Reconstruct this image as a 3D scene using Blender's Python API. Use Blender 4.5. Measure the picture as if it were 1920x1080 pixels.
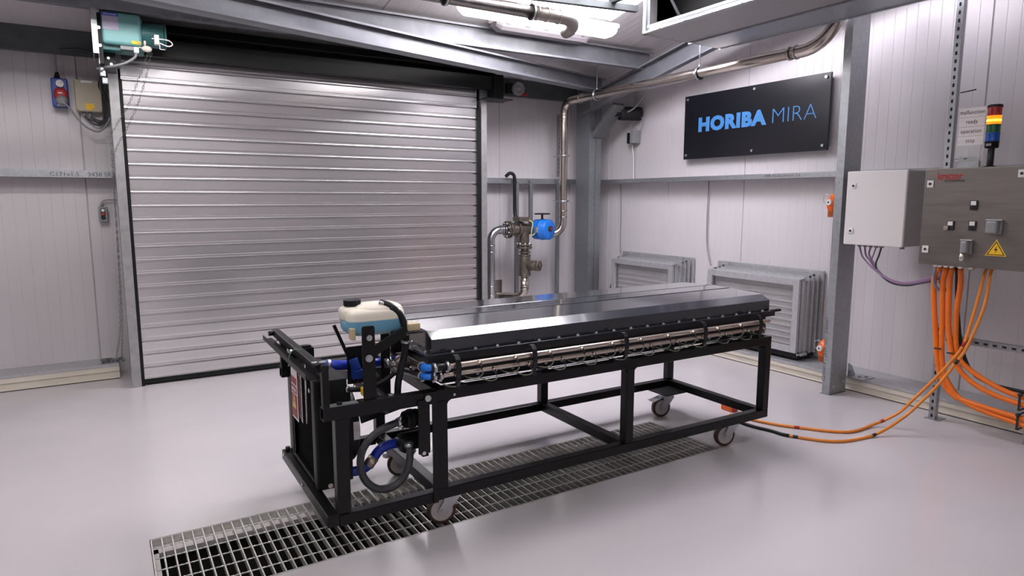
import bpy, math, random
from mathutils import Vector, Matrix
random.seed(7)
S = bpy.context.scene
for o in list(bpy.data.objects): bpy.data.objects.remove(o)
COL = S.collection
# ---------------------------------------------------------------- camera
cd = bpy.data.cameras.new('camera'); cam = bpy.data.objects.new('camera', cd); COL.objects.link(cam)
cd.sensor_width = 36; cd.lens = 1238.1 / 1920 * 36; cd.clip_end = 60
cam.location = (0, 0, 1.5)
cam.rotation_euler = (math.radians(90 - 7.717), 0, -math.radians(31.65))
S.camera = cam
# ---------------------------------------------------------------- world, exposure
w = bpy.data.worlds.new('world'); S.world = w; w.use_nodes = True
w.node_tree.nodes['Background'].inputs[0].default_value = (.9, .87, .95, 1)
w.node_tree.nodes['Background'].inputs[1].default_value = .25
S.view_settings.view_transform = 'Standard'; S.view_settings.look = 'None'
S.view_settings.gamma = 1; S.view_settings.use_curve_mapping = False
S.view_settings.exposure = 0.42
BATTEN_STRENGTH = 23.0
SKY_STRENGTH = 17.0

# ---------------------------------------------------------------- materials
def lin(r, g, b):
    f = lambda c: (c/255/12.92) if c/255 <= .04045 else ((c/255+.055)/1.055)**2.4
    return (f(r), f(g), f(b), 1)
def mat(name, col, rough=.5, metal=0., spec=.5, var=0., scale=8., bump=0., bscale=200., coat=0., emit=None, es=0., trans=0., alpha=1., rvar=0., stretch=None, sss=0.):
    m = bpy.data.materials.new(name); m.use_nodes = True
    nt = m.node_tree; b = nt.nodes['Principled BSDF']; I = b.inputs
    I['Base Color'].default_value = col; I['Roughness'].default_value = rough; I['Metallic'].default_value = metal
    I['Specular IOR Level'].default_value = spec; I['Coat Weight'].default_value = coat; I['Coat Roughness'].default_value = .08
    I['Transmission Weight'].default_value = trans; I['Alpha'].default_value = alpha
    if emit: I['Emission Color'].default_value = emit; I['Emission Strength'].default_value = es
    if var or bump or rvar:
        tc = nt.nodes.new('ShaderNodeTexCoord'); mp = nt.nodes.new('ShaderNodeMapping')
        nt.links.new(tc.outputs['Object'], mp.inputs[0])
        if stretch: mp.inputs['Scale'].default_value = stretch
        n = nt.nodes.new('ShaderNodeTexNoise'); n.inputs['Scale'].default_value = scale; n.inputs['Detail'].default_value = 5
        nt.links.new(mp.outputs[0], n.inputs['Vector'])
        if var:
            r = nt.nodes.new('ShaderNodeValToRGB'); nt.links.new(n.outputs[0], r.inputs[0])
            r.color_ramp.elements[0].position = .3; r.color_ramp.elements[1].position = .7
            r.color_ramp.elements[0].color = [c*(1-var) for c in col[:3]]+[1]
            r.color_ramp.elements[1].color = [min(1, c*(1+var)) for c in col[:3]]+[1]
            nt.links.new(r.outputs[0], I['Base Color'])
        if rvar:
            mr = nt.nodes.new('ShaderNodeMapRange'); mr.inputs['From Min'].default_value = .3; mr.inputs['From Max'].default_value = .7
            mr.inputs['To Min'].default_value = max(.02, rough-rvar); mr.inputs['To Max'].default_value = rough+rvar
            nt.links.new(n.outputs[0], mr.inputs[0]); nt.links.new(mr.outputs[0], I['Roughness'])
        if bump:
            n2 = nt.nodes.new('ShaderNodeTexNoise'); n2.inputs['Scale'].default_value = bscale
            nt.links.new(mp.outputs[0], n2.inputs['Vector'])
            bp = nt.nodes.new('ShaderNodeBump'); bp.inputs['Strength'].default_value = bump; bp.inputs['Distance'].default_value = .002
            nt.links.new(n2.outputs[0], bp.inputs['Height']); nt.links.new(bp.outputs[0], I['Normal'])
    return m
M = dict(
 wall=mat('white wall panel', (.60,.568,.580,1), .36, var=.02, scale=2),
 ceil=mat('ceiling panel', (.57,.54,.55,1), .45),
 floor=mat('pale epoxy floor', (.525,.497,.508,1), .2, spec=.5, var=.03, scale=1.3, rvar=.07, bump=.04, bscale=35),
 cream=mat('cream skirting', (.67,.62,.53,1), .45, var=.04, scale=5),
 galv=mat('galvanised steel', (.43,.445,.465,1), .42, .9, var=.11, scale=40, rvar=.06),
 galvd=mat('dull galvanised steel', (.29,.31,.325,1), .5, .85, var=.10, scale=35, rvar=.06),
 slat=mat('bare metal slat', (.78,.765,.77,1), .25, .95, var=.03, scale=1.2, stretch=(.5,1,2)),
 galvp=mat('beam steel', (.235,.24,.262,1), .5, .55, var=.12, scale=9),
 beamd=mat('dark beam steel', (.10,.11,.112,1), .5, .7, var=.12, scale=12),
 galvl=mat('light galvanised sheet', (.50,.505,.52,1), .42, .55, var=.10, scale=30, rvar=.06),
 louv=mat('louvre aluminium', (.60,.585,.59,1), .42, .35, var=.05, scale=10),
 post=mat('galvanised guide post', (.42,.42,.42,1), .45, .8, var=.12, scale=18),
 stain=mat('stainless steel', (.56,.50,.45,1), .2, 1., var=.05, scale=10, rvar=.05),
 pipegal=mat('pressed steel pipe', (.56,.57,.59,1), .24, 1., var=.06, scale=12),
 black=mat('black powder coat', (.0045,.0048,.005,1), .36, spec=.28, bump=.05, bscale=300),
 blackm=mat('matt black sheet', (.0055,.006,.006,1), .5, spec=.3),
 dark=mat('deep black', (.004,.004,.004,1), .7),
 rubber=mat('black rubber', (.007,.007,.0075,1), .45, spec=.35, var=.3, scale=30),
 rubberg=mat('dusty grey rubber', (.035,.037,.04,1), .5, var=.4, scale=40),
 brownh=mat('dark brown hose', (.035,.024,.020,1), .35, var=.2, scale=20),
 lid=mat('slate grey gloss paint', (.020,.023,.033,1), .2, spec=.6, coat=1.0),
 tray=mat('dark slate tray', (.007,.008,.011,1), .4, spec=.35),
 sign=mat('black sign board', (.0065,.007,.011,1), .3, spec=.45),
 signb=mat('sky blue print', lin(76,144,212), .5),
 white=mat('white enamel', (.70,.67,.665,1), .35),
 whitep=mat('white plastic', (.72,.70,.69,1), .4),
 grey=mat('grey plastic', (.25,.25,.26,1), .4),
 brushed=mat('brushed stainless cabinet', (.25,.225,.207,1), .40, .95, var=.07, scale=6, rvar=.04, stretch=(1,1,12)),
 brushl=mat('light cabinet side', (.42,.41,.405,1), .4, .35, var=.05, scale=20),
 orange=mat('orange cable', lin(236,118,30), .4),
 orange2=mat('pale orange cable', lin(226,138,52), .42),
 orangep=mat('orange plastic', lin(235,105,25), .4),
 red=mat('red', lin(170,36,36), .5),
 redp=mat('dark red print', lin(150,40,45), .5),
 blue=mat('blue silicone hose', (.010,.035,.42,1), .3),
 blueb=mat('bright blue cap', (.012,.20,.78,1), .35),
 bluea=mat('actuator blue', (.012,.17,.66,1), .38),
 blued=mat('deep blue plastic', (.012,.05,.32,1), .4),
 purple=mat('violet cable', (.30,.19,.33,1), .4),
 yellow=mat('yellow', lin(240,190,30), .5),
 yellowp=mat('pale yellow print', lin(225,205,110), .5),
 teal=mat('teal green paint', (.14,.34,.34,1), .4),
 teald=mat('dark teal paint', (.035,.14,.14,1), .4),
 iron=mat('oiled malleable iron', (.17,.145,.12,1), .35, .7, var=.2, scale=30),
 brass=mat('nickel brass fitting', (.62,.58,.50,1), .25, 1.),
 nickel=mat('nickel manifold pipe', (.60,.52,.46,1), .32, .9, var=.1, scale=25),
 zinc=mat('zinc plated', (.55,.56,.58,1), .33, .95, var=.08, scale=25),
 pu=mat('brown polyurethane tyre', (.075,.035,.025,1), .35),
 nylon=mat('white nylon hub', (.62,.58,.56,1), .45),
 beige=mat('beige box', (.42,.37,.27,1), .45),
 paper=mat('white label', (.78,.75,.76,1), .5),
 text=mat('black print', (.02,.02,.02,1), .6),
 textg=mat('grey ink print', (.11,.11,.12,1), .6),
 clear=mat('clear acrylic', (.9,.9,.92,1), .08, trans=0., alpha=.25),
 tube=mat('clear pvc tube', (.22,.24,.19,1), .12, alpha=.5),
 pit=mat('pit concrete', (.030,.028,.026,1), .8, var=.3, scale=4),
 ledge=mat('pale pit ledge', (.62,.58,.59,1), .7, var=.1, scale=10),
 grate=mat('galvanised grating', (.66,.65,.61,1), .4, .5, var=.12, scale=30),
 lampr=mat('red lens', (.35,.015,.01,1), .2, coat=.6),
 lampo=mat('lit amber lens', (.9,.25,.01,1), .25, emit=(1,.22,.005,1), es=1.1),
 lampy=mat('lit amber core', (1,.6,.05,1), .25, emit=(1,.6,.04,1), es=2.6),
 lampg=mat('green lens', (.005,.09,.025,1), .2, coat=.6),
 lampb=mat('blue lens', (.005,.09,.45,1), .2, coat=.6),
 diff=mat('lit diffuser', (.9,.9,.9,1), .4, emit=(1,.958,.968,1), es=BATTEN_STRENGTH),
 sky=mat('rooflight sheet', (.8,.8,.85,1), .4, emit=(.92,.89,1,1), es=SKY_STRENGTH),
 dull=mat('unlit diffuser', (.16,.145,.155,1), .5),
 fins=mat('radiator fins', (.003,.003,.003,1), .8, spec=.1),
 cloth=mat('black mesh', (.006,.006,.006,1), .8),
)
M['lid'].node_tree.nodes['Principled BSDF'].inputs['Coat IOR'].default_value = 1.55
# tank plastic: cream shell, blue coolant showing through its lower half
def tank_mat():
    m = bpy.data.materials.new('translucent tank plastic'); m.use_nodes = True; nt = m.node_tree; b = nt.nodes['Principled BSDF']
    tc = nt.nodes.new('ShaderNodeTexCoord'); sp = nt.nodes.new('ShaderNodeSeparateXYZ'); nt.links.new(tc.outputs['Object'], sp.inputs[0])
    r = nt.nodes.new('ShaderNodeValToRGB'); e = r.color_ramp.elements
    mr = nt.nodes.new('ShaderNodeMapRange'); mr.inputs[1].default_value = .92; mr.inputs[2].default_value = 1.06
    nt.links.new(sp.outputs[2], mr.inputs[0]); nt.links.new(mr.outputs[0], r.inputs[0])
    e[0].position = .06; e[0].color = (.42,.52,.47,1)
    e[1].position = .52; e[1].color = (.84,.79,.67,1)
    k = r.color_ramp.elements.new(.16); k.color = (.15,.36,.50,1)
    k = r.color_ramp.elements.new(.48); k.color = (.15,.37,.53,1)
    nt.links.new(r.outputs[0], b.inputs['Base Color'])
    b.inputs['Roughness'].default_value = .3; b.inputs['Subsurface Weight'].default_value = .15; b.inputs['Subsurface Radius'].default_value = (.02,.015,.01)
    return m
M['tank'] = tank_mat()

# ---------------------------------------------------------------- mesh helpers
V = Vector
class MB:
    def __init__(s): s.v = []; s.f = []; s.sm = []; s.st = []; s.fs = []
    def add(s, vs, fs, smooth=False):
        s.st.append(len(s.v)); s.fs.append(len(s.f)); n = len(s.v); s.v += [tuple(p) for p in vs]
        for f in fs: s.f.append([i+n for i in f]); s.sm.append(smooth)
        return s
    def box(s, x0, x1, y0, y1, z0, z1):
        x0, x1 = min(x0, x1), max(x0, x1); y0, y1 = min(y0, y1), max(y0, y1); z0, z1 = min(z0, z1), max(z0, z1)
        return s.add([(x0,y0,z0),(x1,y0,z0),(x1,y1,z0),(x0,y1,z0),(x0,y0,z1),(x1,y0,z1),(x1,y1,z1),(x0,y1,z1)],
              [(0,3,2,1),(4,5,6,7),(0,1,5,4),(1,2,6,5),(2,3,7,6),(3,0,4,7)])
    def bar(s, p, q, w, h, up=(0,0,1)):
        p, q = V(p), V(q); d = (q-p).normalized(); u = V(up); a = d.cross(u).normalized(); b = a.cross(d).normalized()
        a *= w/2; b *= h/2
        vs = [p-a-b, p+a-b, p+a+b, p-a+b, q-a-b, q+a-b, q+a+b, q-a+b]
        return s.add(vs, [(0,1,2,3),(7,6,5,4),(0,4,5,1),(1,5,6,2),(2,6,7,3),(3,7,4,0)])
    def sweep(s, prof, p, q, xd, yd, smooth=False):
        p, q, xd, yd = V(p), V(q), V(xd), V(yd); n = len(prof)
        vs = [p+xd*a+yd*b for a, b in prof]+[q+xd*a+yd*b for a, b in prof]
        s.add(vs, [(i, (i+1) % n, (i+1) % n+n, i+n) for i in range(n)], smooth)
        k = len(s.v)-2*n
        s.f.append([k+i for i in range(n)][::-1]); s.sm.append(False); s.f.append([k+n+i for i in range(n)]); s.sm.append(False)
        return s
    def ring(s, c, a, b, r, n, r2=None):
        return [c+a*(math.cos(2*math.pi*i/n)*r)+b*(math.sin(2*math.pi*i/n)*(r2 or r)) for i in range(n)]
    def cyl(s, p, q, r, n=16, r2=None, caps=True):
        p, q = V(p), V(q); d = (q-p).normalized(); t = V((0,0,1)) if abs(d.z) < .9 else V((1,0,0))
        a = d.cross(t).normalized(); b = a.cross(d)
        vs = s.ring(p, a, b, r, n)+s.ring(q, a, b, r if r2 is None else max(r2, 1e-5), n)
        s.add(vs, [(i, i+n, (i+1) % n+n, (i+1) % n) for i in range(n)], True)
        k = len(s.v)-2*n
        if caps:
            s.f.append([k+i for i in range(n)]); s.sm.append(False); s.f.append([k+n+i for i in range(n)][::-1]); s.sm.append(False)
        return s
    def lathe(s, prof, o, d, n=24, ring=False):
        o, d = V(o), V(d).normalized(); t = V((0,0,1)) if abs(d.z) < .9 else V((1,0,0)); a = d.cross(t).normalized(); b = a.cross(d)
        vs = []
        for r, h in prof: vs += s.ring(o+d*h, a, b, max(r, 1e-5), n)
        fs = [(j*n+i, (j+1)*n+i, (j+1)*n+(i+1) % n, j*n+(i+1) % n) for j in range(len(prof)-1) for i in range(n)]
        if ring: L = len(prof)-1; fs += [(L*n+i, i, (i+1) % n, L*n+(i+1) % n) for i in range(n)]
        s.add(vs, fs, True); k = len(s.v)-len(vs); L = len(prof)-1
        if ring: return s
        s.f.append([k+i for i in range(n)]); s.sm.append(False); s.f.append([k+L*n+i for i in range(n)][::-1]); s.sm.append(False)
        return s
    def tube(s, pts, r, n=10, closed=False):
        P = [V(p) for p in pts]; m = len(P); vs = []; prev = None
        for i in range(m):
            if closed: d = P[(i+1) % m]-P[i-1]
            else: d = P[min(i+1, m-1)]-P[max(i-1, 0)]
            d.normalize()
            if prev is None:
                t = V((0,0,1)) if abs(d.z) < .9 else V((1,0,0)); a = d.cross(t).normalized()
            else:
                a = (prev-d*prev.dot(d)); a.normalize()
            prev = a; b = a.cross(d); vs += s.ring(P[i], a, b, r, n)
        R = m if closed else m-1
        fs = [(j*n+i, ((j+1) % m)*n+i, ((j+1) % m)*n+(i+1) % n, j*n+(i+1) % n) for j in range(R) for i in range(n)]
        s.add(vs, fs, True)
        if not closed:
            k = len(s.v)-len(vs); s.f.append([k+i for i in range(n)]); s.sm.append(False)
            s.f.append([k+(m-1)*n+i for i in range(n)][::-1]); s.sm.append(False)
        return s
    def ell(s, c, rx, ry, rz, n=16, m=10, e=1.):
        vs = []; c = V(c)
        sg = lambda v: math.copysign(abs(v)**e, v)
        for j in range(m+1):
            ph = -math.pi/2+math.pi*j/m
            for i in range(n):
                th = 2*math.pi*i/n; cp = sg(math.cos(ph)) if 0 < j < m else 0
                vs.append(c+V((rx*cp*sg(math.cos(th)), ry*cp*sg(math.sin(th)), rz*sg(math.sin(ph)))))
        return s.add(vs, [(j*n+i, j*n+(i+1) % n, (j+1)*n+(i+1) % n, (j+1)*n+i) for j in range(m) for i in range(n)], True)
    def each(s, name, m=None, parent=None, k=1):      # every k add() calls become one object
        st = s.st+[len(s.v)]; fi = s.fs+[len(s.f)]; out = []
        for i in range(0, len(s.st), k):
            a, b = st[i], st[min(i+k, len(s.st))]; fa, fb = fi[i], fi[min(i+k, len(s.st))]
            q = MB(); q.v = s.v[a:b]; q.f = [[v-a for v in f] for f in s.f[fa:fb]]; q.sm = s.sm[fa:fb]; out.append(q.build(name, m, parent))
        return out
    def build(s, name, m=None, parent=None, bevel=0, loc=None, seg=2):
        me = bpy.data.meshes.new(name); me.from_pydata(s.v, [], s.f); me.polygons.foreach_set('use_smooth', s.sm); me.update()
        o = bpy.data.objects.new(name, me); COL.objects.link(o)
        if m: me.materials.append(M[m] if isinstance(m, str) else m)
        if parent: o.parent = parent
        if loc: o.location = loc
        if bevel:
            b = o.modifiers.new('bevel', 'BEVEL'); b.width = bevel; b.segments = seg; b.limit_method = 'ANGLE'; b.angle_limit = .6
        return o
def spl(pts, k=6):
    P = [V(p) for p in pts]; P = [P[0]*2-P[1]]+P+[P[-1]*2-P[-2]]; out = []
    for i in range(1, len(P)-2):
        for j in range(k):
            t = j/k; a, b, c, d = P[i-1], P[i], P[i+1], P[i+2]
            out.append(.5*((2*b)+(c-a)*t+(2*a-5*b+4*c-d)*t*t+(3*b-a-3*c+d)*t**3))
    out.append(P[-2]); return out
def arc(p, c, q, k=8):      # quarter bend from p to q with corner c
    p, c, q = V(p), V(c), V(q); o = p+q-c; return [o+(p-o)*math.cos(t*math.pi/2/k)+(q-o)*math.sin(t*math.pi/2/k) for t in range(k+1)]
def dup(o, parent=None, loc=None, name=None):
    c = o.copy(); COL.objects.link(c)
    if parent is not None: c.parent = parent
    if loc is not None: c.location = loc
    for ch in list(o.children): dup(ch, c)
    return c
def tag(o, label=None, cat=None, group=None, kind=None):
    if label: o['label'] = label
    if cat: o['category'] = cat
    if group: o['group'] = group
    if kind: o['kind'] = kind
    return o
def empty(name, loc=(0,0,0), rz=0):
    e = bpy.data.objects.new(name, None); COL.objects.link(e); e.location = loc; e.rotation_euler = (0,0,rz); e.empty_display_size = .1; return e
def thing(name, label, cat, loc=(0,0,0), rz=0, group=None): return tag(empty(name, loc, rz), label, cat, group)
def struct(name, loc=(0,0,0), label=None):
    e = empty(name, loc); e['kind'] = 'structure'
    if label: e['label'] = label
    return e
def text(name, s, size, m, parent, loc, rot, offset=0, sx=1., align='LEFT', ext=.0006, space=1., shear=0):
    c = bpy.data.curves.new(name, 'FONT'); c.body = s; c.size = size; c.offset = offset; c.extrude = ext; c.align_x = align; c.space_character = space; c.shear = shear; c.resolution_u = 3
    t = bpy.data.objects.new(name+'_c', c); COL.objects.link(t); bpy.context.view_layer.update()
    me = bpy.data.meshes.new_from_object(t.evaluated_get(bpy.context.evaluated_depsgraph_get())); bpy.data.objects.remove(t)
    me.materials.clear(); me.materials.append(M[m]); me.name = name
    o = bpy.data.objects.new(name, me); COL.objects.link(o); o.parent = parent; o.location = loc; o.rotation_euler = rot; o.scale = (sx, 1, 1)
    return o
RW = (math.pi/2, 0, -math.pi/2)    # text on the right wall, facing -x
BW = (math.pi/2, 0, 0)             # text on the back wall, facing -y
def cprof(w, fl, lip, t):          # C section: web along first axis 0..w at second axis 0, flanges towards +second axis
    return [(0,0),(w,0),(w,fl),(w-lip,fl),(w-lip,fl-t),(w-t,fl-t),(w-t,t),(t,t),(t,fl-t),(lip,fl-t),(lip,fl),(0,fl)]
def bolt(b, p, d, r=.008, h=.006):
    b.cyl(p, V(p)+V(d)*h, r, 6)

XR, YB, XL, YF = 5.25, 6.60, -4.0, -3.5        # room faces
def cz(y): return 3.02+.19*(5.2-y)             # ceiling height
# ================================================================ STRUCTURE
# floor with a drain pit cut in it
PX0, PX1, PY0, PY1 = .075, 3.07, 2.606, 3.185
f = MB()
xs = [XL, PX0, PX1, XR+.1]; ys = [YF, PY0, PY1, YB+.1]
for i in range(3):
    for j in range(3):
        if i == 1 and j == 1: continue
        f.add([(xs[i],ys[j],0),(xs[i+1],ys[j],0),(xs[i+1],ys[j+1],0),(xs[i],ys[j+1],0)], [(0,1,2,3)])
floor = f.build('floor', 'floor'); floor['kind'] = 'structure'
p = MB(); D = .42
p.add([(PX0,PY0,0),(PX1,PY0,0),(PX1,PY1,0),(PX0,PY1,0),(PX0,PY0,-.035),(PX1,PY0,-.035),(PX1,PY1,-.035),(PX0,PY1,-.035)], [(0,1,5,4),(1,2,6,5),(2,3,7,6),(3,0,4,7)])
p.build('pit_rim', 'galvd', floor)
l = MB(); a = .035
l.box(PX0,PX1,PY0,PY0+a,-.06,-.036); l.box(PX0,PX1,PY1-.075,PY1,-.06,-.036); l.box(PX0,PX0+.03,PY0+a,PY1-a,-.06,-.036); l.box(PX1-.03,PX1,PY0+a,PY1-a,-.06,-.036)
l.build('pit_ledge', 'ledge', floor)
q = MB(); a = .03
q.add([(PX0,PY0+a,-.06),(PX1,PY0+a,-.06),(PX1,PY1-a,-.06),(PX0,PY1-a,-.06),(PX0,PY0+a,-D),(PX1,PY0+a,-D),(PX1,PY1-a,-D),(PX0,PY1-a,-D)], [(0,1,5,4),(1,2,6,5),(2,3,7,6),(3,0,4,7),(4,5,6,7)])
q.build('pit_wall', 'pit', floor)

# ribbed wall panels; each 1 m sheet is a piece of its wall
def rib_profile(wd, n=12, g=.0016, gw=.007):
    pts = [(0,.012),(.006,0)]; s = wd/n
    for k in range(1, n): pts += [(k*s-gw/2,0),(k*s,g),(k*s+gw/2,0)]
    pts += [(wd-.006,0),(wd,.012),(wd,.03),(0,.03)]
    return pts
def panel_wall(root, axis, lo, hi, face, top, start, m='wall', wd=1.0):
    x = start
    while x > lo: x -= wd
    first = None
    while x < hi-.02:
        a, b = max(x, lo), min(x+wd, hi); pr = rib_profile(b-a, max(1, round((b-a)*12)))
        mb = MB()
        if axis == 'x': mb.sweep(pr, (a, face, 0), (a, face, top), (1,0,0), (0,1,0))
        else: mb.sweep(pr, (face, b, 0), (face, b, top), (0,-1,0), (1,0,0))
        mb.build('panel', m, root); x += wd
wb = struct('wall_back'); MB().box(XL, XR+.1, YB+.032, YB+.1, 0, 2.9).build('backing', 'wall', wb)
panel_wall(wb, 'x', XL, XR, YB, 2.78, -.10)
wr = struct('wall_right'); MB().box(XR+.032, XR+.1, YF, YB, 0, 4.6).build('backing', 'wall', wr)
panel_wall(wr, 'y', YF, YB, XR, 4.6, 2.28)
MB().box(XL-.1, XL, YF, YB+.1, 0, 4.75).build('wall_left', 'wall')['kind'] = 'structure'
MB().box(XL, XR+.1, YF-.1, YF, 0, 4.75).build('wall_front', 'wall')['kind'] = 'structure'
ce = struct('ceiling')
sl = V((0, YF-YB, cz(YF)-cz(YB)))
x = XL+.03
while x < XR:
    b = min(x+1.0, XR); RX0, RX1 = 2.93, 3.93
    def strip(y0, y1, m='ceil'):
        MB().sweep([(u, v*.8) for u, v in rib_profile(b-x)], (x, y0, cz(y0)), (x, y1, cz(y1)), (1,0,0), (0,.19,1)).build('panel' if m != 'sky' else 'rooflight_sheet', m, ce)
    if abs(x-2.03-.0) < .01 or False: pass
    if 2.9 < x+.0 < 3.1:
        strip(YB+.1, 4.83); strip(4.83, 2.6, 'sky'); strip(2.6, YF)
    else: strip(YB+.1, YF)
    x += 1.0
# two more rooflights behind the camera's back, same kind as the visible one
# kerbs (cream skirting with a galvanised cap rail)
def kerb(name, run):
    e = struct(name)
    pf = [(0,0),(0,.012),(.006,.014),(.006,.058),(-.004,.066),(-.004,.108),(.30,.108),(.30,0)]
    cap = [(-.008,.108),(-.008,.131),(.32,.131),(.32,.128),(-.005,.128),(-.005,.108)]
    run(MB(), pf).build('skirting', 'cream', e); run(MB(), cap).build('cap_rail', 'galvl', e)
    return e
kerb('baseboard_back_left', lambda b, pf: b.sweep(pf, (XL,6.345,0), (.03,6.345,0), (0,1,0), (0,0,1)))
kerb('baseboard_back_right', lambda b, pf: b.sweep(pf, (3.44,6.345,0), (4.93,6.345,0), (0,1,0), (0,0,1)))
kb = kerb('baseboard_right', lambda b, pf: b.sweep([(u, v*.86) for u, v in pf], (4.925,6.6,0), (4.925,YF,0), (1,0,0), (0,0,1)))
# dark gap line under the skirting
for nm, a in (('trim_1', (XL,.03,6.338,6.345)), ('trim_2', (3.44,4.925,6.338,6.345)), ('trim_3', (4.919,4.9249,YF,6.338))):
    MB().box(a[0], a[1], a[2], a[3], 0, .004).build(nm, 'dark')['kind'] = 'structure'

# ---- roller shutter: door_1
door = struct('door_1', (0,5.99,0), 'wide metal roller shutter of horizontal slats')
SX0, SX1 = .19, 3.275; pitch = .1072
pf = [(.030,0),(.030,.0012),(.003,.0015),(0,.003),(0,.010),(.0010,.016),(.0010,.030),(0,.034),(0,.0955),(.030,.0962),(.030,.1060),(.036,.1060),(.036,0)]
sm = MB().sweep(pf, (SX0,0,0), (SX1,0,0), (0,1,0), (0,0,1)).build('slat', 'slat', door)
sm.location = (0,0,.0405+.0)
for k in range(1, 24): dup(sm, door, (0,0,.0405+pitch*k))
MB().box(SX0, SX1, -.012, .03, .004, .05).box(SX0, SX1, -.02, -.012, .02, .03).build('bottom_bar', 'blackm', door, .003)
for s_, x0, x1, xk0, xk1 in ((0,.108,.172,.172,.196), (1,3.302,3.368,3.272,3.302)):
    g = MB(); g.sweep([(0,0),(.064,0),(.064,.05),(.056,.05),(.056,.008),(.046,.008),(.046,.02),(.040,.02),(.040,.008),(.026,.008),(.026,.02),(.020,.02),(.020,.008),(.008,.008),(.008,.30),(0,.30)],
        (x0,-.045,0), (x0,-.045,2.48), (1,0,0), (0,1,0)); 
    g.build('guide_post', 'post', door)
    MB().box(xk0, xk1, -.03, .05, 0, 2.40).build('guide_seal', 'blackm', door)
MB().box(.06,.20,-.05,.02,2.48,2.62).build('guide_head', 'galv', door)
MB().box(3.30,3.40,-.05,.0,2.48,2.60).build('guide_head', 'galv', door)
# barrel and shroud above the shutter
MB().box(.12,3.36,-.17,-.155,2.565,2.69).box(.12,3.36,-.165,-.10,2.565,2.573).box(.12,3.36,-.10,-.06,2.60,2.61).build('hood', 'blackm', door)
MB().cyl((.16,.10,2.70),(3.36,.10,2.70),.16,32).build('barrel', 'blackm', door)
MB().box(.12,3.40,.33,.345,2.45,2.80).box(.12,3.40,-.16,.34,2.745,2.75).build('shroud_back', 'dark', door)
MB().box(3.37,3.385,-.19,.30,2.48,2.76).box(3.37,3.62,.05,.06,2.48,2.76).box(3.30,3.60,-.17,.05,2.48,2.49).build('end_bracket', 'blackm', door)
bb = MB()
for a in ((3.41,2.66),(3.45,2.60),(3.47,2.64),(3.41,2.52),(3.48,2.55)): bolt(bb, (a[0],.049,a[1]), (0,-1,0), .012, .01)
bb.each('bolt', 'zinc', door)

# ---- steelwork, each member its own piece of structure
def trim(n, mb, m='galv', name=None):
    o = mb.build('trim_%d' % n, m); o['kind'] = 'structure'; return o
# side rails (back wall left of door, right of door, right wall)
RP = [(0,0),(.06,0),(.06,.165),(.057,.165),(.057,.003),(.003,.003),(.003,.165),(0,.165)]
r1 = trim(4, MB().sweep(RP, (XL,6.43,1.668), (.10,6.43,1.668), (0,0,1), (0,1,0)))
r2 = trim(5, MB().sweep(RP, (3.38,6.43,1.668), (4.93,6.43,1.668), (0,0,1), (0,1,0)))
r3 = trim(6, MB().sweep([(a*.72, b) for a, b in RP], (5.08,6.40,1.676), (5.08,YF,1.676), (0,0,1), (1,0,0)))
text('marking', 'C171x1.5    3438 SR3  080', .048, 'textg', r1, (-.335,6.429,1.678), BW, sx=1.05)
text('marking', 'HB Industries Lt', .034, 'textg', r3, (5.079,3.92,1.688), RW, sx=1.35, space=1.15)
# eaves beam along back wall
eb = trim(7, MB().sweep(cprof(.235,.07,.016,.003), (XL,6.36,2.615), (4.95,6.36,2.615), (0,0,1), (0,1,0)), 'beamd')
# corner columns
c1 = trim(8, MB().box(4.78,4.783,6.07,6.32,0,2.78).box(4.783,4.86,6.07,6.073,0,2.78).box(4.86,4.863,6.07,6.32,0,2.78), 'galvd'); 
trim(9, MB().box(4.868,4.871,6.07,6.32,0,2.78).box(4.871,4.945,6.07,6.073,0,2.78).box(4.945,4.948,6.07,6.32,0,2.78), 'galvd')
h = MB()
for z in (2.36,2.16,1.96,.55,.62,.68,.95,1.25,1.31,1.37,1.43):
    for xx in (4.80,4.843,4.888,4.93): bolt(h, (xx,6.07,z), (0,-1,0), .007, .004)
h.each('bolt', 'galvd', c1)
# right wall column C200
c2 = trim(10, MB().sweep(cprof(.21,.062,.016,.003), (4.66,2.912,0), (4.66,2.912,2.95), (1,0,0), (0,1,0)))
text('marking', 'C200x1.5 - 2834  G01  D80467', .036, 'textg', c2, (4.6592,2.955,.10), (math.pi/2, -math.pi/2, -math.pi/2), sx=1.02, space=1.05)
h = MB()
for xx, z in ((4.70,.06),(4.83,.085)): bolt(h, (xx,2.912,z), (0,-1,0), .013, .01)
for z in (1.62,2.56): bolt(h, (4.66,2.945,z), (-1,0,0), .007, .004)
h.each('bolt', 'zinc', c2)
MB().box(4.652,4.875,2.905,2.985,0,.004).build('base_plate', 'galvd', c2)
cl = MB(); cl.add([(4.875,2.905,.115),(4.98,2.905,.115),(4.98,2.905,.125),(4.93,2.905,.20),(4.875,2.905,.23)], [(0,1,2,3,4)]); cl.box(4.875,5.04,2.78,2.905,.114,.118)
bolt(cl,(4.91,2.90,.145),(0,-1,0),.012,.01); bolt(cl,(4.95,2.85,.118),(0,0,1),.012,.01); bolt(cl,(4.99,2.82,.118),(0,0,1),.012,.01)
cl.build('cleat', 'galv', c2)
# rafter along the right wall, falling towards the back
ry = lambda y: 2.66+.2*(5.20-y)
trim(11, MB().sweep(cprof(.19,.07,.016,.003), (4.80,6.25,ry(6.25)-.02), (4.80,YF,ry(YF)), (0,0,1), (-1,0,0)), 'galvp')
# purlin over the rafter
trim(12, MB().sweep(cprof(.176,.065,.016,.003), (XL,5.285,2.805), (4.93,5.285,2.805), (0,0,1), (0,-1,0)), 'galvp')
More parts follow.
